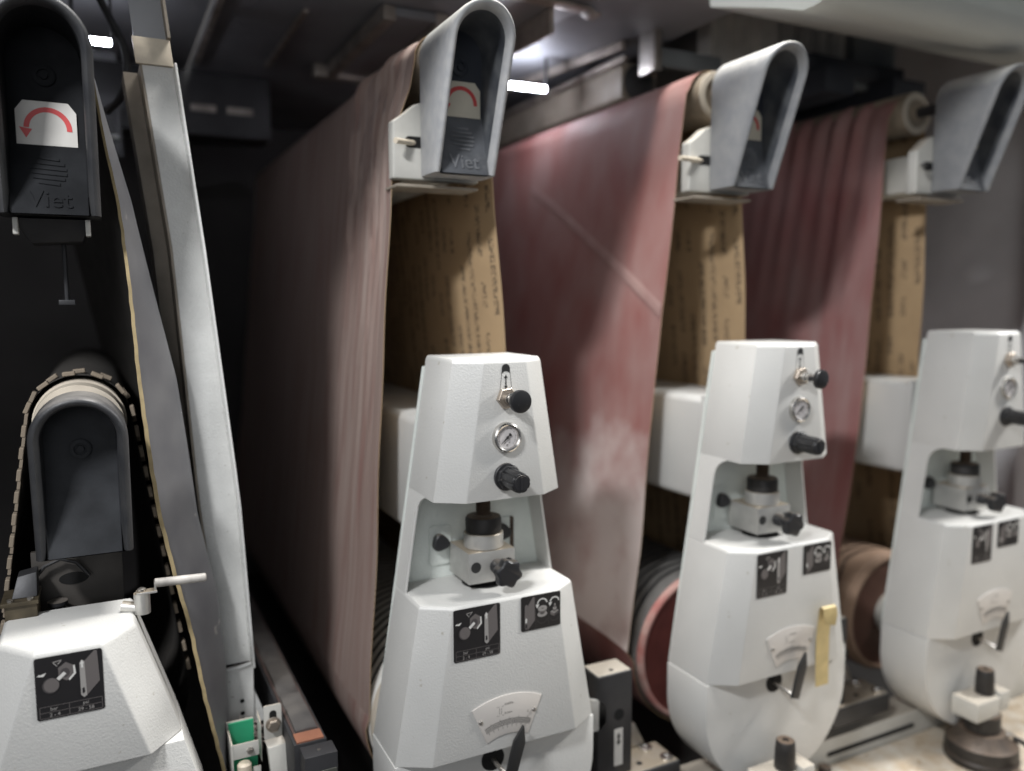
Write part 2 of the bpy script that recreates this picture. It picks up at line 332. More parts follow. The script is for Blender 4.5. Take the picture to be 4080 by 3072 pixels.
# ------------------------------------------------------------------ the setting: shell of the machine
def setting():
    mb = MB(); mb.box(-3.0, 4.5, -4.0, 3.2, -0.60, -0.50); structure(build(mb, 'floor', bed_m))
    mb = MB(); mb.box(-1.6, 2.9, 1.95, 2.05, -0.5, 1.6); structure(build(mb, 'back_wall', interior))
    mb = MB(); mb.box(-1.7, -1.6, -0.2, 2.05, -0.5, 1.6); structure(build(mb, 'left_wall', interior))
    mb = MB(); mb.box(1.98, 2.06, 0.06, 1.95, -0.5, 1.6); structure(build(mb, 'right_wall', panel_g))
    # roof: dark sheets with a seam between, all running front to back
    mb = MB(); mb.box(-1.6, -0.285, 0.30, 1.95, 1.18, 1.22, 1); mb.box(-0.275, 0.70, 0.30, 1.95, 1.15, 1.20, 0); mb.box(0.70, 1.98, 0.30, 1.95, 1.42, 1.47, 1); mb.box(0.70, 0.705, 0.30, 1.95, 1.20, 1.42, 1)
    structure(build(mb, 'roof', [roof_m, roof_l], bevel=0.002))
    mb = MB(); mb.box(-1.6, 1.98, 0.10, 1.95, -0.5, -0.44); structure(build(mb, 'machine_bed', bed_m))
setting()

def simple(mb, name, m, label, cat, group=None, **k):
    return tag(build(mb, name, m, **k), label, cat, group)

def ceiling():
    t = thing('roof_seam', 'bare metal edge strip beside the dark roof sheet, above the white post', 'edge strip', (-0.28, 0.7, 1.14))
    mb = MB(); mb.box(-0.288, -0.276, 0.5, 1.2, 1.138, 1.149); build(mb, 'strip', edge_m, t)
    t = thing('roof_strip', 'thin bare strip along the dark roof, left of the bright hatch', 'edge strip', (-0.115, 0.7, 1.14))
    mb = MB(); mb.box(-0.121, -0.110, 0.72, 1.17, 1.140, 1.149); build(mb, 'strip', edge_m, t)
    t = thing('roof_hatch', 'hatch frame with bare bright edges in the dark roof, above the dust-streaked belt', 'hatch', (0.08, 0.8, 1.13))
    mb = MB(); mb.box(0.020, 0.046, 0.62, 1.09, 1.118, 1.148); build(mb, 'side_rail', edge_m, t, bevel=0.002)
    mb = MB(); mb.box(0.135, 0.165, 0.62, 1.09, 1.118, 1.148); build(mb, 'side_rail', edge_m, t, bevel=0.002)
    mb = MB(); mb.box(-0.01, 0.20, 1.09, 1.125, 1.118, 1.148); build(mb, 'cross_rail', edge_m, t, bevel=0.002)
    mb = MB(); mb.box(0.046, 0.135, 0.62, 1.09, 1.128, 1.146); build(mb, 'hatch_lid', roof_m, t, bevel=0.002)
    t = thing('cross_beam', 'dark steel beam crossing below the roof behind the belts', 'beam', (0, 1.3, 1.0))
    mb = MB(); mb.box(-1.6, -0.085, 1.30, 1.42, 0.985, 1.149); build(mb, 'web', dark_steel, t, bevel=0.003)
    for i, (x, w) in enumerate(((-0.258, 0.062), (-0.165, 0.066))):
        mb = MB(); mb.box(x - w / 2, x + w / 2, 1.292, 1.298, 1.045, 1.062); build(mb, 'clip', edge_m, t, bevel=0.001)
    # folded sheet bracket with a lipped end
    t = thing('sheet_bracket', 'folded grey sheet with a light lower flange and curled end, above the dust-streaked belt cover', 'bracket', (0.38, 0.6, 1.12))
    mb = MB(); mb.prism_y([(0.17, 1.150), (0.405, 1.146), (0.418, 1.136), (0.43, 1.136), (0.43, 1.130), (0.414, 1.130), (0.400, 1.140), (0.17, 1.144)], 0.44, 0.475); build(mb, 'flange', edge_m, t, bevel=0.001)
    mb = MB(); mb.loft([[(0.20, 0.476, 1.146), (0.405, 0.476, 1.146), (0.33, 0.90, 1.146), (0.20, 0.90, 1.146)], [(0.20, 0.476, 1.149), (0.405, 0.476, 1.149), (0.33, 0.90, 1.149), (0.20, 0.90, 1.149)]]); build(mb, 'sheet', roof_l, t)
    mb = MB(); mb.box(0.331, 0.341, 0.48, 0.95, 1.095, 1.146); build(mb, 'long_lip', edge_m, t, bevel=0.001)
    t = thing('roof_rail', 'pale slim rail along the roof above the red blotched belt', 'rail', (0.55, 0.8, 1.13))
    mb = MB(); mb.loft([[(0.590, 0.60, 1.128), (0.602, 0.60, 1.128), (0.602, 0.60, 1.148), (0.590, 0.60, 1.148)], [(0.520, 1.06, 1.128), (0.532, 1.06, 1.128), (0.532, 1.06, 1.148), (0.520, 1.06, 1.148)]]); build(mb, 'bar', edge_m, t, bevel=0.001)
    t = thing('roof_angle', 'dark steel angle crossing the roof behind the middle roller cover', 'beam', (0.66, 0.5, 1.1))
    build(MB().box(0.612, 0.632, 0.50, 0.56, 1.06, 1.149), 'hanger', steel, t, bevel=0.001)
    build(MB().box(0.632, 0.84, 0.54, 0.56, 1.085, 1.125), 'cross_leg', blue_l, t, bevel=0.002)
    # pale duct above the blotched belt
    t = thing('duct_beam', 'pale box beam with rounded end running back above the red blotched belt', 'beam', (0.66, 1.0, 1.04))
    mb = MB(); mb.prism_y(rrect(0.605, 0.705, 1.020, 1.105, 0.012), 0.62, 1.6); build(mb, 'box_section', post_b, t)
    mb = MB(); mb.rev((0.655, 0.612, 1.062), (0, 1, 0), [(0, 0.038), (0.004, 0.044), (0.02, 0.044)], 24); build(mb, 'end_plug', dark_steel, t)
    mb = MB(); mb.box(0.598, 0.610, 0.60, 1.6, 1.105, 1.117); build(mb, 'top_edge', edge_m, t, bevel=0.001)
    # bellows
    t = thing('bellows', 'pale corrugated bellows hanging behind the middle roller cover', 'bellows', (1.1, 0.85, 1.06))
    mb = MB(); n = 9; pts = []
    for i in range(n * 8 + 1):
        f = i / (n * 8); x = 0.84 + 0.40 * f; y = 0.62 - 0.10 * f + 0.012 * math.cos(2 * PI * f * n); pts.append((x, y))
    mb.loft([[(x, y, z) for x, y in pts] for z in (1.09, 1.36)], cap=False, close=False)
    build(mb, 'pleats', bellow_m, t)
    mb = MB(); mb.box(1.245, 1.40, 0.50, 0.53, 1.09, 1.41); build(mb, 'end_plate', blue_l, t, bevel=0.003)
    # blue-grey girder behind the far right heads
    t = thing('girder', 'dark blue-grey girder running back above the far rippled belt', 'girder', (1.05, 0.5, 1.0))
    mb = MB(); mb.box(1.06, 1.16, 0.42, 1.9, 1.045, 1.105); build(mb, 'upper_web', blue_dk, t, bevel=0.004)
    mb = MB(); mb.box(1.02, 1.40, 0.47, 1.9, 1.106, 1.148); build(mb, 'top_flange', blue_dk, t, bevel=0.004)
    mb = MB(); mb.box(1.30, 1.42, 0.42, 1.9, 1.03, 1.105); build(mb, 'lower_web', blue_dk, t, bevel=0.004)
    t = thing('wall_post', 'grey panel post standing against the right wall behind the farthest cover', 'post', (1.9, 0.5, 0.5))
    mb = MB(); mb.box(1.90, 1.975, 0.30, 0.42, -0.44, 1.149); build(mb, 'post', panel_g, t, bevel=0.004)
    # front hood
    t = thing('front_hood', 'pale rounded hood along the top front edge of the machine, seen at the upper right', 'hood', (1.4, 0.1, 1.1))
    prof = [(-0.02, 1.60), (-0.02, 1.09)] + [(0.03 + 0.05 * math.cos(R(a)), 1.09 + 0.042 * math.sin(R(a))) for a in range(180, 271, 15)] + [(0.055, 1.048), (0.12, 1.072), (0.30, 1.13), (0.32, 1.20), (0.32, 1.60)]
    mb = MB(); mb.prism_x(prof, 0.60, 2.4); build(mb, 'shell', hood_m, t)
    mb = MB(); mb.rev((1.31, 0.105, 1.0765), (0, 0, 1), [(0, 0.03), (0.003, 0.03)], 24); build(mb, 'grommet', dark_steel, t)
    t = thing('front_crossbar', 'white frame bar across the top front opening of the machine, above the towers', 'bar', (0.4, -0.14, 1.13))
    build(MB().box(-1.7, 2.4, -0.165, -0.12, 1.135, 1.45), 'bar', hood_m, t, bevel=0.004)
    # lamps
    for nm, lab, p, q in (('tube_lamp', 'small glowing white tube lamp beside the black roller cover, upper left', (-0.545, 0.80, 1.051), (-0.483, 0.80, 1.052)),
                          ('tube_lamp', 'glowing white tube lamp right of the dust-streaked belt cover', (0.36, 0.80, 1.070), (0.497, 0.80, 1.0725))):
        t = thing(nm, lab, 'lamp', p, group='tube lamps under the roof')
        mb = MB(); mb.cyl(p, q, 0.0060, 16); build(mb, 'tube', lamp_on, t)
        build(MB().box(p[0] - 0.008, p[0], p[1] - 0.005, p[1] + 0.005, p[2] - 0.006, 1.149), 'holder', dark_steel, t)
        build(MB().box(q[0], q[0] + 0.005, p[1] - 0.005, p[1] + 0.005, p[2] - 0.006, 1.149), 'holder', dark_steel, t)
    # cable
    mb = MB(); pts = []
    ctl = [(-0.52, 0.62, 1.149), (-0.508, 0.64, 1.10), (-0.485, 0.66, 1.055), (-0.465, 0.66, 1.01), (-0.462, 0.66, 0.96), (-0.475, 0.68, 0.92), (-0.50, 0.72, 0.90)]
    for i in range(len(ctl) - 1):
        for k in range(6):
            f = k / 6; a, b = Vector(ctl[i]), Vector(ctl[i + 1]); p0 = Vector(ctl[max(i - 1, 0)]); p3 = Vector(ctl[min(i + 2, len(ctl) - 1)])
            pts.append(0.5 * ((2 * a) + (b - p0) * f + (2 * p0 - 5 * a + 4 * b - p3) * f * f + (3 * a - p0 - 3 * b + p3) * f ** 3))
    simple(mb.tube(pts, 0.0065, 10), 'cable', cable_m, 'black cable drooping from the roof beside the white post', 'cable')
    # heat-sink grille and slats behind the left cover
    t = thing('slotted_grille', 'dark slotted grille with a bright lower lip left of the white post', 'grille', (-0.5, 1.2, 0.95))
    mb = MB(); mb.box(-0.535, -0.46, 1.2, 1.22, 0.90, 1.04); build(mb, 'plate', dark_steel, t)
    for k in range(8):
        mb = MB(); mb.box(-0.525, -0.47, 1.192, 1.199, 0.955 + 0.009 * k, 0.959 + 0.009 * k); build(mb, 'slat', dark_steel, t)
    mb = MB(); mb.box(-0.528, -0.467, 1.185, 1.199, 0.938, 0.945); build(mb, 'lower_lip', hood_m, t)
    t = thing('striped_panel', 'pale panel with dark red stripes high behind the left cover', 'panel', (-0.55, 1.5, 1.2))
    mb = MB(); mb.box(-0.62, -0.46, 1.35, 1.37, 1.16, 1.46); build(mb, 'sheet', roof_l, t)
    for k in range(3):
        mb = MB(); mb.box(-0.62, -0.46, 1.344, 1.349, 1.225 + 0.07 * k, 1.255 + 0.07 * k); build(mb, 'stripe', end_r, t)
ceiling()

# ------------------------------------------------------------------ stickers
def belt_icon(mb, f, y, a):   # leaning belt drawn in perspective; a = four (u, v) corners of its broad face
    mb.flat([f(*p) for p in a], y, 2)
def sticker_one(parent, x0, z0, w, h, y, legible=True):
    mb = MB(); mb.prism_y(rrect(x0, x0 + w, z0 - h, z0, 0.003), y - 0.0004, y + 0.0004)
    lab = build(mb, 'warning_label', sticker_k, parent)
    f = lambda u, v: (x0 + u * w, z0 - v * h)
    mb = MB(); y1 = y - 0.0008; y2 = y - 0.0011
    # pull knob picture
    mb.flat([f(0.36, 0.40), f(0.48, 0.31), f(0.46, 0.25), f(0.33, 0.34)], y1, 1)
    hexa = [f(0.46 + 0.135 * math.cos(R(a)), 0.275 - 0.15 * math.sin(R(a))) for a in (30, 90, 150, 210, 270, 330)]
    mb.flat(hexa, y1, 2); mb.flat([f(0.585, 0.19), f(0.60, 0.33), f(0.50, 0.43), f(0.485, 0.40), f(0.565, 0.32), f(0.56, 0.20)], y2, 0)
    mb.flat([f(u, v) for u, v in [(0.44 + 0.07 * math.cos(R(a)), 0.29 - 0.075 * math.sin(R(a))) for a in range(0, 360, 30)]], y2, 3)
    line(mb, f(0.33, 0.38), f(0.44, 0.29), 0.0042, y - 0.0013, 0)
    mb.flat([f(u, v) for u, v in [(0.225 + 0.125 * math.cos(R(a)), 0.46 - 0.125 * math.sin(R(a))) for a in range(0, 360, 15)]], y - 0.0014, 3)
    mb.flat([f(u, v) for u, v in [(0.235 + 0.112 * math.cos(R(a)), 0.455 - 0.112 * math.sin(R(a))) for a in range(0, 360, 15)]], y - 0.0016, 2)
    mb.flat([f(0.03, 0.285), f(0.07, 0.255), f(0.075, 0.27), f(0.17, 0.245), f(0.125, 0.30), f(0.09, 0.295)], y1, 0)
    line(mb, f(0.27, 0.10), f(0.40, 0.08), 0.001, y1, 1); line(mb, f(0.40, 0.08), f(0.34, 0.14), 0.001, y1, 1); line(mb, f(0.27, 0.10), f(0.33, 0.17), 0.001, y1, 1)
    # belt picture
    belt_icon(mb, f, y1, [(0.73, 0.16), (0.885, 0.01), (0.925, 0.02), (0.945, 0.52), (0.745, 0.72)])
    mb.flat([f(0.655, 0.175), f(0.69, 0.13), f(0.73, 0.16), f(0.745, 0.72), f(0.70, 0.745), f(0.655, 0.70)], y2, 1)
    mb.flat([f(0.66, 0.20), f(0.692, 0.135), f(0.725, 0.19), f(0.708, 0.19), f(0.708, 0.26), f(0.678, 0.26), f(0.678, 0.20)], y - 0.0014, 0)
    mb.flat([f(0.68, 0.59), f(0.712, 0.585), f(0.712, 0.64), f(0.722, 0.64), f(0.696, 0.685), f(0.672, 0.65), f(0.68, 0.65)], y - 0.0014, 4)
    # table
    for v in (0.79, 0.885, 0.975): line(mb, f(0.045, v), f(0.965, v), 0.0006, y1, 2)
    for u in (0.045, 0.475, 0.965): line(mb, f(u, 0.79), f(u, 0.975), 0.0006, y1, 2)
    for s, u, v in (('bar', 0.25, 0.862), ('psi', 0.72, 0.858), ('2 - 4', 0.26, 0.958), ('29 - 58', 0.72, 0.956)):
        cx, cz = f(u, v); text_mb(mb, s, 0.0062, lambda a, b, c, cx=cx, cz=cz: (cx + a, y1, cz + b), 1)
    build(mb, 'printed_picture', [pr_w, pr_l, pr_g, pr_d, sticker_k], lab, smooth=False)
    return lab
def sticker_two(parent, x0, z0, w, h, y):
    mb = MB(); mb.prism_y(rrect(x0, x0 + w, z0 - h, z0, 0.003), y - 0.0004, y + 0.0004)
    lab = build(mb, 'warning_label', sticker_k, parent)
    f = lambda u, v: (x0 + u * w, z0 - v * h)
    mb = MB(); y1 = y - 0.0008; y2 = y - 0.0011
    belt_icon(mb, f, y1, [(0.165, 0.27), (0.30, 0.03), (0.335, 0.05), (0.345, 0.72), (0.165, 0.97)])
    mb.flat([f(0.085, 0.27), f(0.13, 0.22), f(0.165, 0.27), f(0.165, 0.90), f(0.125, 0.96), f(0.085, 0.90)], y2, 2)
    mb.flat([f(0.088, 0.68), f(0.122, 0.61), f(0.155, 0.67), f(0.14, 0.67), f(0.14, 0.75), f(0.10, 0.75), f(0.10, 0.68)], y - 0.0014, 0)
    mb.flat([f(0.105, 0.80), f(0.14, 0.795), f(0.14, 0.86), f(0.15, 0.86), f(0.123, 0.91), f(0.095, 0.87), f(0.105, 0.87)], y - 0.0014, 4)
    for u in (0.365, 0.69): line(mb, f(u, 0.0), f(u, 1.0), 0.0005, y1, 3)
    for cu, rr in ((0.53, 0.0095), (0.845, 0.0088)):
        cx, cz = f(cu, 0.235)
        ribbon(mb, cx, cz - 0.003, rr - 0.0022, rr, 10, 170, y1, 0)
        mb.flat([(cx - rr - 0.0022, cz - 0.0025), (cx - rr + 0.0045, cz - 0.0025), (cx - rr + 0.0005, cz - 0.009)], y1, 0)
        bx, bz = f(cu, 0.72); ribbon(mb, bx, bz + 0.002, rr - 0.0008, rr, 200, 340, y1, 3)
    def ell(u, v, ru, rv, yy, mi): mb.flat([f(u + ru * math.cos(R(a)), v - rv * math.sin(R(a))) for a in range(0, 360, 20)], yy, mi)
    ell(0.53, 0.58, 0.125, 0.085, y1, 1); ell(0.53, 0.54, 0.06, 0.05, y2, 3); ell(0.53, 0.46, 0.115, 0.085, y - 0.0013, 2); ell(0.53, 0.41, 0.115, 0.085, y - 0.0015, 1); ell(0.53, 0.41, 0.03, 0.02, y - 0.0017, 2)
    mb.flat([f(0.735, 0.56), f(0.85, 0.50), f(0.955, 0.56), f(0.84, 0.63)], y1, 1); mb.flat([f(0.735, 0.56), f(0.84, 0.63), f(0.84, 0.71), f(0.735, 0.64)], y1, 2); mb.flat([f(0.84, 0.63), f(0.955, 0.56), f(0.955, 0.63), f(0.84, 0.71)], y1, 3)
    ell(0.845, 0.53, 0.055, 0.05, y2, 2); ell(0.845, 0.47, 0.05, 0.045, y - 0.0013, 1); ell(0.845, 0.41, 0.03, 0.05, y - 0.0015, 2); ell(0.845, 0.36, 0.02, 0.03, y - 0.0017, 1)
    build(mb, 'printed_picture', [pr_w, pr_l, pr_g, pr_d, sticker_k], lab, smooth=False)
    return lab

# ------------------------------------------------------------------ control tower
CX = -0.003
def fhalf(z): return 0.0335 + 0.148 * (0.4575 - z)
def chalf(z): return 0.0725 + 0.157 * (0.4575 - z) if z > 0.1 else 0.1286 + 0.175 * (0.1 - z)
YF, YC, YB = 0.020, 0.048, 0.155
def section(z, yf=YF, yc=YC, yb=YB):
    a, b = fhalf(z), chalf(z)
    return [(CX - b, yb, z), (CX - b, yc, z), (CX - a, yf, z), (CX + a, yf, z), (CX + b, yc, z), (CX + b, yb, z)]

def pull_knob(t, x, z, tilt):
    d = Vector(tilt).normalized()
    k = build(MB().rev((x, YF - 0.0005, z), (0, -1, 0), [(0, 0.0162), (0.0075, 0.0162), (0.0085, 0.0150)], 6, ph=0.4), 'pull_knob', nut_m, t, smooth=False, bevel=0.0006)
    p = Vector((x, YF - 0.008, z))
    build(MB().rev(p, d, [(0, 0.0088), (0.010, 0.0088), (0.0105, 0.0072), (0.016, 0.0072)], 20), 'collar', chrome, k)
    build(MB().rev(p + d * 0.015, d, [(0, 0.0055), (0.014, 0.0055)], 16), 'stem', plastic, k)
    build(MB().rev(p + d * 0.026, d, [(0, 0.0070), (0.004, 0.013), (0.007, 0.0165), (0.0125, 0.0168), (0.0145, 0.0160), (0.0152, 0.0145)], 32), 'knob_cap', knob_m, k)
def gauge(t, x, z):
    y = YF
    g = build(MB().rev((x, y, z), (0, -1, 0), [(0, 0.0228), (0.004, 0.0228), (0.0075, 0.0218), (0.0088, 0.0195), (0.0075, 0.0172), (0.0035, 0.0168)], 48), 'pressure_gauge', chrome, t)
    build(MB().rev((x, y - 0.001, z), (0, -1, 0), [(0, 0.0166), (0.003, 0.0166)], 40), 'dial', dial_w, g)
    mb = MB(); yy = y - 0.0045
    for i in range(11):
        a = R(225 - 27 * i); line(mb, (x + 0.0135 * math.cos(a), z + 0.0135 * math.sin(a)), (x + 0.0155 * math.cos(a), z + 0.0155 * math.sin(a)), 0.0005, yy, 0)
    ribbon(mb, x, z, 0.0132, 0.0135, -45, 225, yy, 0, 24)
    for dx, dz in ((-0.004, -0.0078), (0.0035, -0.0075)): ribbon(mb, x + dx, z + dz, 0.0006, 0.0012, 0, 360, yy, 0, 8)
    ribbon(mb, x, z - 0.0115, 0.0009, 0.0016, 30, 330, yy, 0, 10); line(mb, (x - 0.002, z - 0.0125), (x + 0.002, z - 0.0105), 0.0005, yy, 0)
    build(mb, 'dial_print', ink_g, g, smooth=False)
    mb = MB(); a = R(223); d = Vector((math.cos(a), math.sin(a))); q = Vector((-d.y, d.x)); yy = y - 0.0055; c = Vector((x, z))
    def P(s, w): v = c + d * s + q * w; return (v.x, v.y)
    mb.prism_y([P(0.0135, 0.0003), P(0.0, 0.0012), P(-0.004, 0.0008), P(-0.0055, 0.0022), P(-0.0075, 0.0022), P(-0.0075, -0.0022), P(-0.0055, -0.0022), P(-0.004, -0.0008), P(0.0, -0.0012), P(0.0135, -0.0003)], yy - 0.0006, yy)
    mb.rev((x, yy, z), (0, -1, 0), [(0, 0.0022), (0.0012, 0.0018)], 14)
    build(mb, 'needle', ink, g, smooth=False)
def regulator(t, x, z):
    k = build(MB().rev((x, YF - 0.0003, z), (0, -1, 0), [(0, 0.0205), (0.004, 0.0208), (0.005, 0.0195)], 32), 'regulator_knob', plastic, t)
    build(MB().rev((x, YF - 0.005, z), (0, -1, 0), [(0, 0.0185), (0.006, 0.0185), (0.007, 0.0165)], 8, ph=0.2), 'lock_nut', knob_m, k, smooth=False, bevel=0.0006)
    d = Vector((0.0, -1, -0.02)).normalized(); p = Vector((x, YF - 0.011, z)); rings = []; n = 64
    a = d.orthogonal().normalized(); b = d.cross(a)
    for tt, r in ((0, 0.0138), (0.001, 0.0148), (0.012, 0.0150), (0.034, 0.0152), (0.0375, 0.0148), (0.039, 0.0135)):
        ring = []
        for i in range(n):
            f = (i * 8 / n) % 1.0; rr = r - (0.0016 if f < 0.16 else 0.0) * (1 if 0.0005 < tt < 0.038 else 0.4)
            ring.append(p + d * tt + (a * math.cos(2 * PI * i / n) + b * math.sin(2 * PI * i / n)) * rr)
        rings.append(ring)
    build(MB().loft(rings), 'ribbed_grip', knob_m, k, angle=25)
    q = p + d * 0.0391
    build(MB().rev(q, d, [(0, 0.0118), (0.0006, 0.0114)], 24).box(q.x - 0.0016, q.x + 0.0016, q.y - 0.0016, q.y, q.z - 0.009, q.z + 0.009), 'end_cap', plastic, k)
def star(mb, c, d, r, depth, lobes=6):
    c = Vector(c); d = Vector(d).normalized(); a = d.orthogonal().normalized(); b = d.cross(a); rings = []; n = lobes * 10
    for tt, s in ((0, 0.80), (0.25, 0.97), (0.6, 1.0), (0.9, 0.95), (1.0, 0.82)):
        rings.append([c + d * tt * depth + (a * math.cos(2 * PI * i / n) + b * math.sin(2 * PI * i / n)) * r * s * (0.91 + 0.09 * math.cos(lobes * 2 * PI * i / n)) for i in range(n)])
    mb.loft(rings); return mb
def scale_plate(t, dz, ang):
    cz = -0.193 + dz; cx = CX
    y = YF - 0.0002
    top = [(cx + 0.139 * math.sin(R(a)), cz + 0.139 * math.cos(R(a))) for a in [-25.2 + 50.4 * i / 16 for i in range(17)]]
    bot = [(cx + 0.077 * math.sin(R(a)), cz + 0.077 * math.cos(R(a))) for a in [27 - 54 * i / 16 for i in range(17)]]
    pl = build(MB().prism_y(top + bot, y - 0.0016, y), 'scale_plate', scale_w, t, bevel=0.0004)
    for sx in (-1, 1):
        px, pz = cx + sx * 0.0455, cz + 0.105
        build(MB().rev((px, y - 0.0015, pz), (0, -1, 0), [(0, 0.0036), (0.0012, 0.0034), (0.0022, 0.0024), (0.0024, 0.0014), (0.0014, 0.0011)], 16), 'rivet', steel, pl)
    mb = MB(); yy = y - 0.0020
    ribbon(mb, cx, cz, 0.1000, 0.1004, 66.5, 112.5, yy, 0, 30)
    for i in range(47):
        a = R(112.5 - i); ln = 0.0085
        line(mb, (cx + 0.1 * math.cos(a), cz + 0.1 * math.sin(a)), (cx + (0.1 - ln) * math.cos(a), cz + (0.1 - ln) * math.sin(a)), 0.00055, yy, 0)
        if i % 5 == 2: line(mb, (cx + 0.0915 * math.cos(a), cz + 0.0915 * math.sin(a)), (cx + 0.087 * math.cos(a), cz + 0.087 * math.sin(a)), 0.00045, yy, 0)
        if i % 9 == 6: line(mb, (cx + 0.1 * math.cos(a), cz + 0.1 * math.sin(a)), (cx + 0.1035 * math.cos(a), cz + 0.1035 * math.sin(a)), 0.00045, yy, 0)
    for dx in (-0.014, -0.0105): line(mb, (cx + dx, cz + 0.1105), (cx + dx, cz + 0.1205), 0.0005, yy, 0)
    for dx in (-0.0165, -0.0085):
        for zz in (0.1085, 0.1225): line(mb, (cx + dx - 0.002, cz + zz), (cx + dx + 0.002, cz + zz), 0.0004, yy, 0)
    for s, u, v in (('0.0039in', -0.0055, 0.1235), ('0.1mm', -0.0055, 0.1095), ('0', 0.0335, 0.1035)):
        text_mb(mb, s, 0.0046, lambda a, b, c, u=u, v=v: (cx + u + a, yy, cz + v + b), 0, align='LEFT')
    build(mb, 'scale_print', ink, pl, smooth=False)
    # pointer: pencil-ended bar on a bent stem
    px, pz = cx - 0.006, cz + 0.012
    d = Vector((math.sin(R(ang)), math.cos(R(ang)))); q = Vector((d.y, -d.x)); c = Vector((px, pz)); y0 = YF - 0.016
    def P(s, w): v = c + d * s + q * w; return (v.x, v.y)
    po = build(MB().prism_y([P(0, -0.0085), P(0.060, -0.0100), P(0.085, -0.0006), P(0.085, 0.0006), P(0.060, 0.0100), P(0, 0.0095)], y0 - 0.005, y0), 'pointer', ink, t, bevel=0.0006)
    hx, hz = cx - 0.013, cz + 0.026
    build(MB().tube([P2 for P2 in ((P(0.004, 0)[0], y0 - 0.002, P(0.004, 0)[1]), (cx - 0.012, y0 + 0.012, cz + 0.022), (hx, YF + 0.04, hz))], 0.0035, 10), 'stem', steel, po)
    build(MB().rev((hx, YF + 0.0252, hz), (0, -1, 0), [(0, 0.0195), (0.0008, 0.0195)], 32), 'pointer_hole', hollow, t)

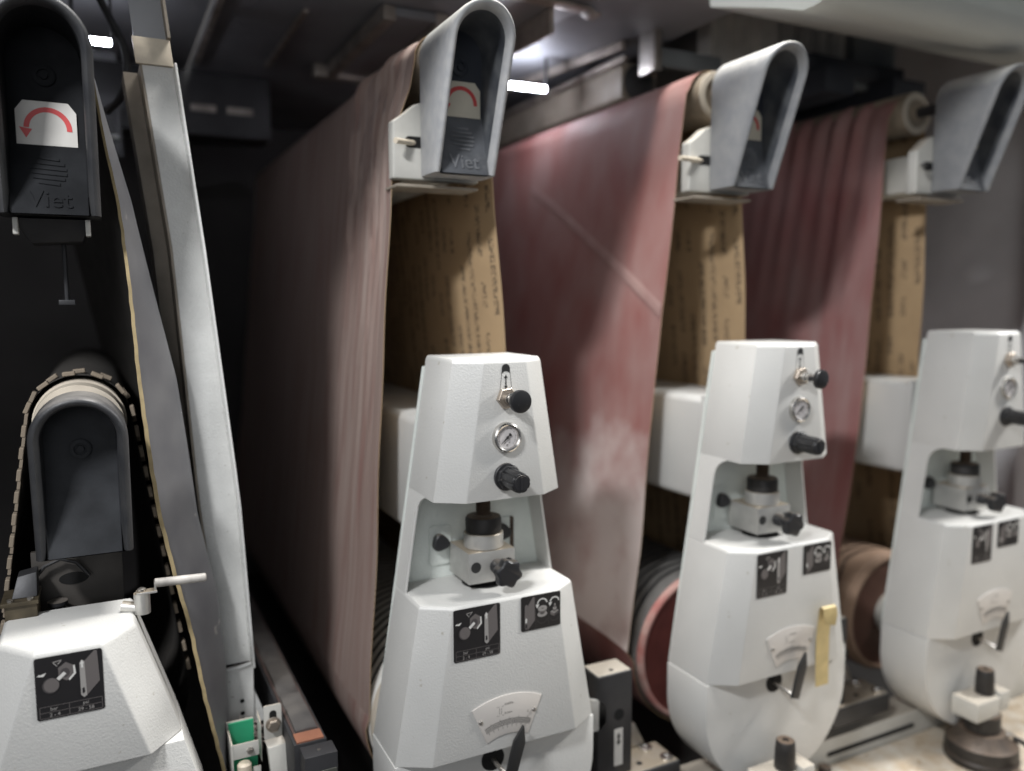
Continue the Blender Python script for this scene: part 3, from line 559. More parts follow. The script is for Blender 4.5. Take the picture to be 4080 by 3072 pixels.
def tower(k, off, low, label):
    t = thing('control_tower', label, 'machine housing', (0, 0.09, -0.37), off, 'white control towers')
    zh = 0.2485 + low          # underside of the head
    rings = [section(zh + 0.0), section(0.452), ]
    top = [(CX + (x - CX) * 0.975, YF + 0.004 + (y - YF) * 0.965, 0.4575) for x, y, z in section(0.4575)]
    build(MB().loft([rings[0], rings[1], top]), 'head_cover', white, t, bevel=0.0018, angle=25)
    mb = MB(); b0, b1 = chalf(0.445), chalf(-0.14 + low)
    mb.loft([[(CX - b1 + 0.004, YB + 0.0005, -0.14 + low), (CX + b1 - 0.004, YB + 0.0005, -0.14 + low), (CX + b1 - 0.004, YB + 0.005, -0.14 + low), (CX - b1 + 0.004, YB + 0.005, -0.14 + low)],
             [(CX - b0 - 0.003, YB + 0.0005, 0.440), (CX + b0 + 0.003, YB + 0.0005, 0.440), (CX + b0 + 0.003, YB + 0.005, 0.440), (CX - b0 - 0.003, YB + 0.005, 0.440)]])
    build(mb, 'back_plate', inner_w, t)
    zs = 0.097 + low
    for s in (-1, 1):           # side plates beside the open recess, with a curved upper corner
        pts = [(YB, zh + 0.003), (0.060, zh + 0.003)] + [(0.110 - 0.032 * math.cos(R(a)), zh - 0.030 + 0.030 * math.sin(R(a))) for a in range(90, -1, -15)][::1]
        pts = [(YB, zh + 0.003), (0.070, zh + 0.003), (0.088, zh - 0.002), (0.100, zh - 0.009), (0.108, zh - 0.020), (0.110, zh - 0.034), (0.110, zs - 0.002), (YB, zs - 0.002)]
        def X(z, inn): return CX + s * (chalf(z) - (0.0035 if inn else 0.0))
        build(MB().loft([[(X(z, False), y, z) for y, z in pts], [(X(z, True), y, z) for y, z in pts]]), 'side_plate', white, t, bevel=0.0006, segs=1)
    zc = -0.140 + low
    lo = section(zc); hi = section(zs - 0.004); tp = [(CX + (x - CX) * 0.985, YF + 0.003 + (y - YF) * 0.98, zs) for x, y, z in section(zs)]
    build(MB().loft([lo, hi, tp]), 'lower_cover', white, t, bevel=0.0016, angle=25)
    w = chalf(zc) + 0.0012; zb = -0.200 + low
    outl = [(CX - w, zc - 0.0005), (CX - w, zb)] + [(CX - w * math.cos(R(a)), zb - 0.165 * math.sin(R(a))) for a in range(6, 175, 6)] + [(CX + w, zb), (CX + w, zc - 0.0005)]
    build(MB().prism_y(outl, YF + 0.025, YB + 0.001), 'base_cover', white, t, bevel=0.0016, angle=25)
    ear = [(CX + w - 0.01, zc + 0.045), (CX + w + 0.016, zc + 0.050), (CX + w + 0.018, zc + 0.02), (CX + w + 0.028, zc - 0.005), (CX + w + 0.050, zc - 0.012), (CX + w + 0.062, zc - 0.025), (CX + w + 0.062, zc - 0.055), (CX + w + 0.050, zc - 0.066), (CX + w - 0.01, zc - 0.068)]
    build(MB().prism_y(ear, 0.098, 0.104), 'side_bracket', white, t, bevel=0.0015)
    # slot mark and arrow printed on the head
    mb = MB(); y = YF - 0.0006; x = CX
    mb.flat(arc(x, 0.4435, 0.0066, 0, 180, 12) + [(x - 0.0066, 0.436)] + arc(x, 0.432, 0.0074, 145, 35, 8) + [(x + 0.0066, 0.436)], y)
    line(mb, (x - 0.0068, 0.438), (x - 0.0095, 0.412), 0.0007, y, 0); line(mb, (x + 0.0068, 0.438), (x + 0.0095, 0.412), 0.0007, y, 0)
    line(mb, (x, 0.431), (x, 0.416), 0.0020, y, 0)
    mb.flat([(x, 0.4345), (x + 0.0030, 0.4295), (x - 0.0030, 0.4295)], y); mb.flat([(x, 0.4125), (x - 0.0030, 0.4175), (x + 0.0030, 0.4175)], y)
    build(mb, 'slot_marking', ink, t, smooth=False)
    pull_knob(t, CX, 0.400, (0.03, -1, -0.02) if k != 2 else (0.1, -1, -0.05))
    gauge(t, CX, 0.342); regulator(t, CX, 0.283)
    # the screw column in the recess
    dz = low
    y = 0.102
    build(MB().rev((CX, y, 0.20 + dz), (0, 0, 1), sum([[(0.002 * i, 0.0118), (0.002 * i + 0.001, 0.0108)] for i in range(30)], []), 20), 'threaded_rod', rust, t)
    build(MB().rev((CX, y, 0.1805 + dz), (0, 0, 1), [(0, 0.0275), (0.001, 0.0285), (0.020, 0.0285), (0.024, 0.0265), (0.0245, 0.015), (0.027, 0.013)], 36), 'lock_ring', oxide, t)
    build(MB().rev((CX, y, 0.1565 + dz), (0, 0, 1), [(0, 0.0305), (0.001, 0.0315), (0.022, 0.0315), (0.0235, 0.0300)], 36), 'dial_ring', alu, t)
    blk = build(MB().box(CX - 0.0395, CX + 0.0395, 0.070, 0.148, 0.107 + dz, 0.156 + dz), 'clamp_block', alu, t, bevel=0.0010)
    for sx in (-1, 1):
        mb = MB(); px = CX + sx * 0.0275; pz = 0.133 + dz
        mb.rev((px, 0.0702, pz), (0, -1, 0), [(0, 0.0085), (0.0004, 0.0085)], 24)
        sb = build(mb, 'socket_bolt', ink, blk)
    build(MB().rev((CX, 0.104, 0.0972 + dz), (0, 0, 1), [(0, 0.0345), (0.0006, 0.0345)], 32), 'spindle_hole', hollow, t)
    sp = build(MB().rev((CX + 0.008, 0.070, 0.131 + dz), (0, -1, 0), [(0, 0.012), (0.010, 0.012), (0.014, 0.010), (0.03, 0.010)], 20), 'clamp_knob', plastic, t)
    build(star(MB(), (CX + 0.008, 0.044, 0.131 + dz), (0, -1, 0), 0.0235, 0.020), 'star_grip', plastic, sp)
    pl = build(MB().prism_y(rrect(CX - 0.072, CX - 0.034, 0.118 + dz, 0.182 + dz, 0.006), YB - 0.0025, YB), 'cover_plate', inner_w, t, bevel=0.0006)
    build(star(MB(), (CX - 0.056, YB - 0.003, 0.157 + dz), (0, -1, 0), 0.0150, 0.014, 3), 'wing_knob', plastic, pl)
    pr = build(MB().prism_y(rrect(CX + 0.036, CX + 0.074, 0.118 + dz, 0.182 + dz, 0.005), YB - 0.0025, YB), 'cover_plate', inner_w, t, bevel=0.0006)
    build(star(MB(), (CX + 0.055, YB - 0.003, 0.160 + dz), (0, -1, 0), 0.0150, 0.014, 3), 'wing_knob', plastic, pr)
    build(MB().prism_y(rrect(CX + 0.072, CX + 0.079, 0.112 + dz, 0.182 + dz, 0.003), YB - 0.0032, YB), 'slot_recess', rust, t)
    if k == 1: sticker_one(t, -0.0902, 0.0925 + dz, 0.0755, 0.0795, YF - 0.0006); sticker_two(t, 0.0208, 0.0935 + dz, 0.0690, 0.0545, YF - 0.0006)
    elif k == 2: sticker_one(t, -0.0895, 0.0905 + dz, 0.071, 0.0790, YF - 0.0006); sticker_two(t, 0.0210, 0.0920 + dz, 0.0690, 0.0545, YF - 0.0006)
    else: sticker_one(t, -0.0895, 0.0915 + dz, 0.064, 0.0780, YF - 0.0006); sticker_two(t, -0.006, 0.0915 + dz, 0.070, 0.0545, YF - 0.0006)
    scale_plate(t, dz, 16.5)
    return t
OFF = {1: (0, 0, 0), 2: (0.5637, -0.022, 0.0086), 3: (1.1412, -0.032, 0.018)}
tower(1, OFF[1], 0.0, 'sharp white control tower in the middle front, in front of the dust-streaked belt')
tower(2, OFF[2], 0.0, 'white control tower with a strip of yellow tape on its front')
tower(3, OFF[3], -0.034, 'white control tower farthest right, cut by the picture edge')

# ------------------------------------------------------------------ sanding belts
def interp(tab, z):
    tab = sorted(tab)
    if z <= tab[0][0]: return tab[0][1]
    for (z0, a), (z1, b) in zip(tab, tab[1:]):
        if z <= z1: f = (z - z0) / (z1 - z0); return a + (b - a) * f
    return tab[-1][1]
BY0, BY1 = 0.25, 1.75
def belt_profile(cx, zt, rt, zd, rd, n=46):
    """closed loop of (x, z, side): up the left flight, over the roller, down the right flight, round the drum"""
    D = zt - zd; al = math.asin((rd - rt) / D)
    pts = []
    aL0 = PI + al
    pT = (cx + rt * math.cos(PI - al), zt + rt * math.sin(PI - al) * 1.0)
    tl = (-math.cos(al), math.sin(al))
    a = Vector((cx - rd * math.cos(al), zd + rd * math.sin(al))); b = Vector((cx - rt * math.cos(al), zt + rt * math.sin(al)))
    for i in range(n + 1):
        p = a.lerp(b, i / n); pts.append((p.x, p.y, 'L'))
    for i in range(1, 16):
        an = (PI - al) - (PI - 2 * al) * i / 16; pts.append((cx + rt * math.cos(an), zt + rt * math.sin(an), 'T'))
    a2 = Vector((cx + rt * math.cos(al), zt + rt * math.sin(al))); b2 = Vector((cx + rd * math.cos(al), zd + rd * math.sin(al)))
    for i in range(n + 1):
        p = a2.lerp(b2, i / n); pts.append((p.x, p.y, 'R'))
    for i in range(1, 24):
        an = al - (PI + 2 * al) * i / 24; pts.append((cx + rd * math.cos(an), zd + rd * math.sin(an), 'B'))
    return pts
def belt(k, cx, rt, zt, rd, zd, left, right, mats, ripple, label, splice=None):
    t = thing('sanding_belt', label, 'sanding belt', (cx, BY0, zd - rd), (0, 0, 0), 'red sanding belts hung over rollers')
    prof = belt_profile(cx, zt, rt, zd, rd)
    ys = [BY0 + (BY1 - BY0) * (i / 100) ** 1.5 for i in range(101)]
    def pos(i, y, inner=0.0):
        x, z, s = prof[i]; w = math.exp(-((y - BY0) / 0.10)); out = 0.0
        if s == 'L' and left: x += (cx - interp(left, z) - x) * w * 0.92
        if s == 'R' and right: x += (cx + interp(right, z) - x) * w * 0.92
        if s in 'LT' and ripple:
            a, y0, y1, per, zl, zh = ripple
            fz = max(0.0, min(1, (z - zl) / (zh - zl))); fy = min(1, max(0, (y - y0) / 0.05)) * min(1, max(0, (y1 - y) / 0.08))
            g = (z - 0.6) * 0.10
            out = a * (fz ** 1.4) * fy * (0.75 + 0.25 * math.sin(y * 37)) * math.sin(2 * PI * (y + g) / per)
        if s in 'LR': out += 0.0022 * math.sin(z * 9 + k) * math.sin(y * 7 + z * 3 + k * 2) + 0.0012 * math.sin(z * 21 + y * 11)
        j0 = prof[i - 1]; j1 = prof[(i + 1) % len(prof)]
        tx, tz = j1[0] - j0[0], j1[1] - j0[1]; l = math.hypot(tx, tz) or 1; nx, nz = -tz / l, tx / l
        dd = out - inner
        return (x + nx * dd, y, z + nz * dd)
    n = len(prof); arcl = [0.0]
    for i in range(1, n + 1):
        a, b = prof[i - 1], prof[i % n]; arcl.append(arcl[-1] + math.hypot(a[0] - b[0], a[1] - b[1]))
    for nm, inner, m in (('abrasive_face', 0.0, mats[0]), ('paper_backing', 0.0011, mats[1])):
        mb = MB(); uv = []
        for i in range(n + 1):
            for y in ys: mb.v.append(pos(i % n, y, inner)); uv.append((y, arcl[i]))
        W_ = len(ys)
        for i in range(n):
            for j in range(W_ - 1):
                mb.f.append((i * W_ + j, i * W_ + j + 1, (i + 1) * W_ + j + 1, (i + 1) * W_ + j)); mb.m.append(0)
        if inner > 0:   # front rim joins the two faces
            o = len(mb.v)
            for i in range(n + 1): mb.v.append(pos(i % n, ys[0], 0.0)); uv.append((ys[0], arcl[i]))
            for i in range(n): mb.f.append((i * W_, (i + 1) * W_, o + i + 1, o + i)); mb.m.append(0)
        build(mb, nm, m, t, uvs=uv, angle=60)
    if splice:
        (y0, z0), (y1, z1) = splice; mb = MB(); uv = []
        L_ = [(i, p) for i, p in enumerate(prof) if p[2] == 'L']
        def at(y, z):
            for (i0, p0), (i1, p1) in zip(L_, L_[1:]):
                if p0[1] <= z <= p1[1]:
                    f_ = (z - p0[1]) / (p1[1] - p0[1]); a_, b_ = pos(i0, y, -0.0008), pos(i1, y, -0.0008)
                    return (a_[0] + (b_[0] - a_[0]) * f_, y, z)
            return (cx, y, z)
        for i in range(41):
            f = i / 40; y = y0 + (y1 - y0) * f; z = z0 + (z1 - z0) * f
            for dz, e in ((0.013, 0), (0.0, 0.0009), (-0.013, 0)): p = at(y, z + dz); mb.v.append((p[0] - 0.0007 - e, p[1], p[2])); uv.append((y, 3 + z))
        for i in range(40):
            for j in range(2): mb.f.append((i * 3 + j, i * 3 + j + 1, i * 3 + j + 4, i * 3 + j + 3)); mb.m.append(0)
        build(mb, 'splice_seam', seam_m, t, uvs=uv)
    return t
belt(1, -0.003, 0.050, 0.930, 0.156, -0.180,
     [(0.98, 0.03), (0.94, 0.048), (0.89, 0.056), (0.84, 0.076), (0.80, 0.089), (0.74, 0.095), (0.62, 0.102), (0.45, 0.111), (0.377, 0.116), (0.08, 0.135), (-0.259, 0.154)],
     [(0.95, 0.055), (0.75, 0.094), (0.63, 0.103), (0.45, 0.114), (0.2, 0.13), (-0.2, 0.16)], (ab1, backing), (0.0110, 0.27, 0.64, 0.042, 0.10, 0.88),
     'dust-streaked brown sanding belt behind the sharpest control tower')
belt(2, 0.562, 0.054, 0.935, 0.168, -0.176,
     [(0.98, 0.05), (0.96, 0.060), (0.735, 0.083), (0.589, 0.098), (0.394, 0.127), (0.295, 0.135), (0.044, 0.156), (-0.198, 0.192)],
     [(0.95, 0.06), (0.748, 0.087), (0.592, 0.099), (0.473, 0.105), (0.2, 0.13), (-0.2, 0.165)], (ab2, backing), None,
     'red sanding belt with white dust blotches, behind the taped control tower', splice=((0.86, 0.835), (0.253, 0.522)))
belt(3, 1.135, 0.054, 0.945, 0.150, -0.200,
     [(0.98, 0.055), (0.97, 0.060), (0.765, 0.074), (0.425, 0.103), (0.252, 0.118), (-0.078, 0.172)],
     [(0.95, 0.06), (0.778, 0.080), (0.598, 0.084), (0.39, 0.075), (0.0, 0.12)], (ab3, backing), (0.0105, 0.28, 0.72, 0.060, 0.42, 0.90),
     'red sanding belt with rippled top, farthest right')

# ------------------------------------------------------------------ contact drums, beams, roller heads with covers
def drum(cx, zd, rd, y0, kind, label):
    t = thing('contact_drum', label, 'drum', (cx, y0, zd - rd), (0, 0, 0), 'contact drums inside the sanding belts')
    body, groove, face, rim = {1: (rubber_k, groove_k, end_r, felt_m), 2: (rubber_d, groove_k, end_r, rim_r), 3: (rubber_t, groove_t, end_b, rubber_t)}[kind]
    r = rd - 0.0025
    mb = MB(); n = 96; prof = [(0.008, r - 0.006), (0.012, r)]; y = 0.012; pit = 0.025 if kind != 3 else 0.026
    while y < 0.62: prof += [(y + pit * 0.60, r), (y + pit * 0.62, r - 0.009), (y + pit * 0.98, r - 0.009), (y + pit, r)]; y += pit
    prof.append((1.5, r))
    p = Vector((cx, y0, zd)); a, b = Vector((1, 0, 0)), Vector((0, 0, 1)); sl = 0.07 if kind == 3 else 0.02
    rings = [[p + Vector((0, tt + (sl * abs(((i / n * 3) % 1) - 0.5) if 0.012 < tt < 0.9 else 0), 0)) + (a * math.cos(2 * PI * i / n) + b * math.sin(2 * PI * i / n)) * q for i in range(n)] for tt, q in prof]
    o = build(mb.loft(rings), 'rubber_sleeve', [body, groove], t, angle=30)
    for pl in o.data.polygons:
        v = [o.data.vertices[i].co for i in pl.vertices]; rr = sum(math.hypot(q.x, q.z - rd) for q in v) / len(v)
        if rr < r - 0.0040: pl.material_index = 1
    e = build(MB().rev(p, (0, 1, 0), [(0, r - 0.013), (-0.0, r - 0.013), (0.02, r - 0.013)], 64), 'end_disc', face, t)
    build(MB().rev(p + Vector((0, 0.006, 0)), (0, -1, 0), [(0, r - 0.001), (0.010, r - 0.002), (0.013, r - 0.007), (0.012, r - 0.012), (0.0, r - 0.012)], 64), 'end_rim', rim, t)
    build(MB().rev(p, (0, -1, 0), [(-0.01, 0.05), (0.006, 0.05), (0.008, 0.046), (0.012, 0.034), (0.03, 0.032), (0.032, 0.02)], 32), 'hub', white_dull if kind == 3 else dark_steel, t)
drum(-0.003, -0.180, 0.151, 0.243, 1, 'grey grooved contact drum inside the dust-streaked belt, behind the sharpest tower')
drum(0.562, -0.176, 0.164, 0.243, 2, 'dark red ended contact drum left of the taped tower')
drum(1.135, -0.205, 0.145, 0.240, 3, 'tan grooved contact drum with brown end and pale hub')

def beam(cx, off, label):
    t = thing('support_beam', label, 'beam', (cx, 0.165, 0.15), off, 'white beams through the belts')
    pts = rrect(cx - 0.077, cx + 0.077, 0.148, 0.352, 0.014, 5)
    build(MB().prism_y(pts, 0.162, 1.30), 'box_section', beam_m, t, angle=40)
    build(MB().box(cx - 0.086, cx + 0.086, 0.150 + 0.0125, 0.172, 0.142, 0.358), 'end_flange', beam_m, t, bevel=0.002)
beam(0.0, (0, 0, 0), 'white box beam through the dust-streaked belt, behind the sharpest tower')
beam(0.0, (0.5637, -0.012, 0.006), 'white box beam through the red blotched belt, behind the taped tower')
beam(0.0, (1.1412, -0.016, 0.006), 'white box beam through the rippled belt, behind the farthest tower')

def u_outline(w, zc, r, zb, n=20):
    """inverted U, from bottom left up over the arch to bottom right"""
    pts = [(-w, zb + (zc - zb) * i / 8) for i in range(8)] + [(-r * math.cos(PI * i / n), zc + r * math.sin(PI * i / n)) for i in range(n + 1)] + [(w, zc - (zc - zb) * (i + 1) / 8) for i in range(8)]
    return pts
def end_cover(t, cx, yb, zb, ztop, w, ybot, ytop, mo, mf, logo=True, label_m=paper, floor_d=0.022, mw=None, mr=None):
    """deep moulded end cap: rounded U wall slanting forward at the top, recessed floor with a ramp at the foot"""
    zc = ztop - w
    def yf(z): return ybot + (ytop - ybot) * (z - zb) / (ztop - zb)
    rings = []
    def ring(ins, yfun):
        return [(cx + x, yfun(z), z) for x, z in u_outline(w - ins, zc, w - ins, zb)]
    rings.append(ring(0.004, lambda z: yb + 0.006)); rings.append(ring(0.0, lambda z: yb))
    for ins, dy in ((0.0, 0.016), (0.0006, 0.008), (0.002, 0.0035), (0.0045, 0.001), (0.0075, 0.0005), (0.0102, 0.003), (0.0122, 0.008), (0.0132, 0.016)):
        rings.append(ring(ins, lambda z, dy=dy: yf(z) + dy))
    yfl = yb - floor_d
    def floor(z):
        zr = zb + 0.088
        return yfl if z > zr else yfl + (yf(zb) + 0.004 - yfl) * (zr - z) / (zr - zb)
    rings.append(ring(0.0142, lambda z: floor(z) - 0.002))
    rings.append(ring(0.0150, floor))
    mb = MB(); n = len(rings[0]); mb.loft(rings, 0, cap=False)
    inner = rings[-1]; o = len(mb.v); mb.v += inner
    for i in range((n - 1) // 2): mb.f.append((o + i, o + i + 1, o + n - 2 - i, o + n - 1 - i)); mb.m.append(3 if inner[i][2] < zb + 0.075 else 1)
    mb.f.append(tuple(range(n))); mb.m.append(0)
    c = build(mb, 'end_cover', [mo, mf, mw or mf, mr or mf], t, angle=50)
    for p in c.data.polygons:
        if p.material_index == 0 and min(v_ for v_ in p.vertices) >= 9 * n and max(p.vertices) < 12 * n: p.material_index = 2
    build(MB().rev((cx, yfl - 0.0005, zc - 0.018), (0, -1, 0), [(0, 0.0135), (0.003, 0.0135), (0.004, 0.012), (0.004, 0.008), (0.001, 0.008), (0.001, 0.005), (0.004, 0.0045)], 24), 'bolt', mf, c)
    if label_m:
        lw, lh, lx, lz, y = 0.0345, 0.055, cx, zb + 0.091, yfl - 0.0022
        pts = [(lx - lw, lz), (lx + lw, lz), (lx + lw, lz + lh * 0.78), (lx + lw - 0.009, lz + lh), (lx - lw + 0.009, lz + lh), (lx - lw, lz + lh * 0.78)]
        lab = build(MB().prism_y(pts, y, y + 0.0006), 'direction_label', label_m, c, smooth=False)
        mb = MB(); acx, acz, rr = lx, lz + 0.0205, 0.0275; yy = y - 0.0004
        ribbon(mb, acx + 0.0015, acz, rr - 0.0062, rr, -3, 178, yy, 0, 24)
        mb.flat([(acx - rr - 0.0035, acz + 0.001), (acx - rr + 0.0110, acz - 0.001), (acx - rr + 0.0040, acz - 0.0125)], yy)
        build(mb, 'arrow_print', red, lab, smooth=False)
    if logo:
        zr = zb + 0.088; y_lo = yf(zb) + 0.004
        def onramp(x, s, lift):   # s: distance up the ramp face measured in z
            f = (s) / 0.088; yy = y_lo + (yfl - y_lo) * f
            return (cx + x, yy - lift, zb + s)
        mb = MB()
        for q in range(6):        # globe of swept bars
            zz = 0.0735 - 0.0066 * q; half = math.sqrt(max(0.0, 0.0205 ** 2 - (zz - 0.057) ** 2))
            lft = 0.55 + 0.07 * q if q < 5 else 0.6
            p = [(-half, zz), (half, zz + 0.0012), (half, zz - 0.0026), (-half * 0.2, zz - 0.0012)]
            lo_ = [onramp(x, s, -0.001) for x, s in p]; hi_ = [onramp(x, s, 0.0016) for x, s in p]
            mb.loft([lo_, hi_])
        text_mb(mb, 'Viet', 0.031, lambda a, b, c_: onramp(a, 0.0095 + b, 0.0004 + c_), 0, extrude=0.0013)
        build(mb, 'raised_emblem', cover_e if mr else mf, c, smooth=False)
    return c

def roller_head(k, off, yb, label, cx=0.0):
    t = thing('tension_roller', label, 'roller end', (cx, yb, 0.73), off, 'tension roller ends above the towers')
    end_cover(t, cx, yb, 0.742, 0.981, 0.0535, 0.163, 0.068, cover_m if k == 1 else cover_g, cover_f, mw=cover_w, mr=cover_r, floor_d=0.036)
    dy = BY0 - off[1]
    ry = dy - 0.014
    build(MB().rev((cx, ry, 0.930), (0, 1, 0), [(0, 0.034), (0.0, 0.047), (0.004, 0.0485), (1.5, 0.0485)], 40), 'roller', roller_m, t)
    build(MB().rev((cx, ry + 0.001, 0.930), (0, -1, 0), [(0, 0.0465), (0.003, 0.0455), (0.004, 0.040), (0.004, 0.033), (0.0, 0.031)], 40), 'roller_end_ring', felt_m, t)
    build(MB().rev((cx, ry + 0.004, 0.930), (0, -1, 0), [(0, 0.031), (0.003, 0.030), (0.004, 0.018), (0.010, 0.016), (0.012, 0.012)], 28), 'bearing_cap', roller_m, t)
    build(MB().cyl((cx, ry, 0.930), (cx, yb - 0.01, 0.930), 0.012, 14), 'axle', dark_steel, t)
    # tension bracket with a slot and a pin
    fy = yb + 0.008
    pts = [(cx - 0.098, 0.738), (cx + 0.052, 0.738), (cx + 0.052, 0.862), (cx - 0.045, 0.862), (cx - 0.062, 0.856), (cx - 0.078, 0.842), (cx - 0.098, 0.828)]
    br = build(MB().prism_y(pts, fy, fy + 0.024), 'tension_bracket', white_dull, t, bevel=0.004, segs=3)
    build(MB().box(cx - 0.045, cx + 0.045, fy + 0.024, fy + 0.9, 0.75, 0.83), 'bracket_body', white_dull, br, bevel=0.003)
    build(MB().prism_y(rrect(cx - 0.078, cx - 0.044, 0.788, 0.806, 0.0085), fy - 0.0008, fy + 0.001), 'pin_slot', hollow, br)
    build(MB().box(cx - 0.096, cx + 0.046, fy - 0.012, fy + 0.05, 0.724, 0.729), 'foot_plate', post_b, br, bevel=0.002)
    lp = (0.050, 0.088, 0.060)[k - 1]
    build(MB().cyl((cx - 0.052, fy + 0.01, 0.797), (cx - 0.052 - lp, fy - 0.026, 0.792), 0.0046, 14), 'tension_pin', rod_w if k != 3 else oxide, br)
    return t
roller_head(1, (0, 0, 0), 0.222, 'dusty black roller cover with arrow label, topmost and sharpest, above the middle tower')
roller_head(2, (0.568, -0.033, 0.008), 0.222, 'dusty black roller cover above the taped tower')
roller_head(3, (1.147, -0.075, 0.032), 0.222, 'black roller cover with no arrow label, farthest right')

# ------------------------------------------------------------------ left unit: black covers, pad belt, charcoal belt, low tower
def left_unit():
    x0 = -0.577
    t = thing('tension_roller', 'big black roller cover with white arrow label, upper left', 'roller end', (x0, 0.21, 0.65))
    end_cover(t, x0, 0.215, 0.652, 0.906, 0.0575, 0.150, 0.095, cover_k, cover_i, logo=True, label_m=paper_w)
    build(MB().rev((x0, 0.23, 0.845), (0, 1, 0), [(0, 0.046), (0.9, 0.046)], 32), 'roller', roller_m, t)
    br = build(MB().loft([[(x0 - 0.046, 0.18, 0.649), (x0 + 0.044, 0.18, 0.649), (x0 + 0.044, 0.26, 0.649), (x0 - 0.046, 0.26, 0.649)], [(x0 - 0.026, 0.20, 0.618), (x0 + 0.034, 0.20, 0.622), (x0 + 0.034, 0.26, 0.622), (x0 - 0.026, 0.26, 0.618)]]), 'hanger_bracket', dark_steel, t, bevel=0.002)
    for dx in (-0.044, 0.038): build(MB().box(x0 + dx, x0 + dx + 0.006, 0.176, 0.20, 0.628, 0.649), 'hanger_tab', white_dull, br, bevel=0.001)
    build(MB().cyl((x0 + 0.01, 0.24, 0.62), (x0 + 0.01, 0.24, 0.545), 0.003, 10), 'hanging_rod', dark_steel, t)
    build(MB().box(x0 + 0.0, x0 + 0.02, 0.23, 0.25, 0.538, 0.545), 'rod_nut', dark_steel, t, bevel=0.001)
    # second, lower cover on a cream roller
    x1 = -0.560
    t = thing('inner_roller', 'cream roller with plain black cover below the big cover, on the left', 'roller end', (x1, 0.24, 0.2))
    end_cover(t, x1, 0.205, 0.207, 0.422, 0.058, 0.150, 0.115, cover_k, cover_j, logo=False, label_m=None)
    build(MB().rev((x1, 0.212, 0.372), (0, 1, 0), [(0, 0.05), (0.0, 0.0565), (0.035, 0.058), (0.036, 0.055), (0.046, 0.055), (0.047, 0.060), (0.9, 0.060)], 48), 'roller', felt_m, t)
    # pad belt round it
    t = thing('pad_belt', 'dark belt of small tan pads looped round the cream roller', 'pad belt', (x1, 0.275, 0.0))
    prof = belt_profile(x1, 0.372, 0.066, -0.05, 0.128, 40)
    y0, y1 = 0.272, 1.1
    mb = MB(); n = len(prof)
    mb.loft([[(x, y, z) for x, z, s in prof] for y in (y0, y1)], cap=False)
    build(mb, 'cloth', padbelt_m, t)
    acc = 0.0; last = -1; proto = None
    for i in range(n):
        a, b = prof[i], prof[(i + 1) % n]; l = math.hypot(a[0] - b[0], a[1] - b[1]); acc += l
        if a[2] == 'B' or acc < 0.025: continue
        acc = 0.0
        tx, tz = (b[0] - a[0]) / l, (b[1] - a[1]) / l; nx, nz = -tz, tx
        for row in range(2):
            yy = y0 + 0.0005 + row * 0.034; sh = 0.0125 * row
            if proto is None:
                me = MB().box(-0.0082, 0.0082, 0.0, 0.017, 0.0, 0.006)
                proto = build(me, 'pad', pad_m, None, bevel=0.001, segs=1); o = proto
            else:
                o = proto.copy(); COL.objects.link(o)
            o.parent = t
            M = Matrix(((tx, 0, nx, 0), (0, 1, 0, 0), (tz, 0, nz, 0), (0, 0, 0, 1)))
            o.matrix_local = Matrix.Translation(Vector((a[0] + tx * sh, yy, a[1] + tz * sh)) - Vector(t['base_point'])) @ M
    # charcoal belt, hanging loose
    t = thing('sanding_belt', 'loose charcoal sanding belt with a yellow cloth edge, left of the white post', 'sanding belt', (-0.45, 0.2, -0.3))
    E = [(0.845, -0.520), (0.827, -0.518), (0.750, -0.509), (0.678, -0.498), (0.56, -0.489), (0.438, -0.481), (0.33, -0.472), (0.240, -0.464), (0.15, -0.449), (0.066, -0.431), (-0.04, -0.414), (-0.163, -0.391), (-0.30, -0.375), (-0.43, -0.37)]
    G = [(0.845, -0.518), (0.80, -0.508), (0.686, -0.479), (0.579, -0.459), (0.431, -0.432), (0.219, -0.409), (0.096, -0.385), (-0.023, -0.378), (-0.173, -0.380), (-0.30, -0.371), (-0.43, -0.366)]
    zs = [0.845 - 1.275 * i / 80 for i in range(81)]
    cols = [0.0, 0.06, 0.15, 0.3, 0.45, 0.6, 0.75, 0.9, 1.0]
    mb = MB(); mi = MB()
    for z in zs:
        e = interp(E, z); g = interp(G, z)
        row = [(e + (g - e) * (c ** 0.85) + 0.0012 * math.sin(z * 13 + c * 3), 0.200 + 0.062 * c, z) for c in cols]
        row += [(g - 0.006 * q - 0.004 * q * q, 0.262 + 0.2 * q, z) for q in (0.25, 0.6, 1.2, 2.4, 4.2)]
        mb.v += row; mi.v += [(x - 0.0022, y + 0.0012, z) for x, y, z in row]
    Wd = len(row)
    for i in range(80):
        for j in range(Wd - 1):
            q = (i * Wd + j, i * Wd + j + 1, (i + 1) * Wd + j + 1, (i + 1) * Wd + j); mb.f.append(q); mb.m.append(0); mi.f.append(q[::-1]); mi.m.append(0)
    build(mb, 'abrasive_face', graybelt, t, angle=70); build(mi, 'shaded_cloth_backing', padbelt_m, t, angle=70)  # backing coloured dark to stand in for shade inside the belt
    mb = MB()
    rings = []
    for z in zs:
        e = interp(E, z) + 0.0012 * math.sin(z * 13) + 0.0004 * math.sin(z * 160) + random.uniform(-0.0003, 0.0003)
        wv = 0.0047 * (0.45 + 0.55 * min(1, max(0, (0.85 - z) / 0.5)))
        rings.append([(e - wv, 0.1985, z), (e + 0.0006, 0.1975, z), (e + 0.0006, 0.2015, z), (e - wv, 0.2025, z)])
    build(mb.loft(rings), 'cloth_edge', backing_plain, t)
    # low white tower
    a0, sl = 0.036, 0.315; YO = 0.058; xx = -0.583
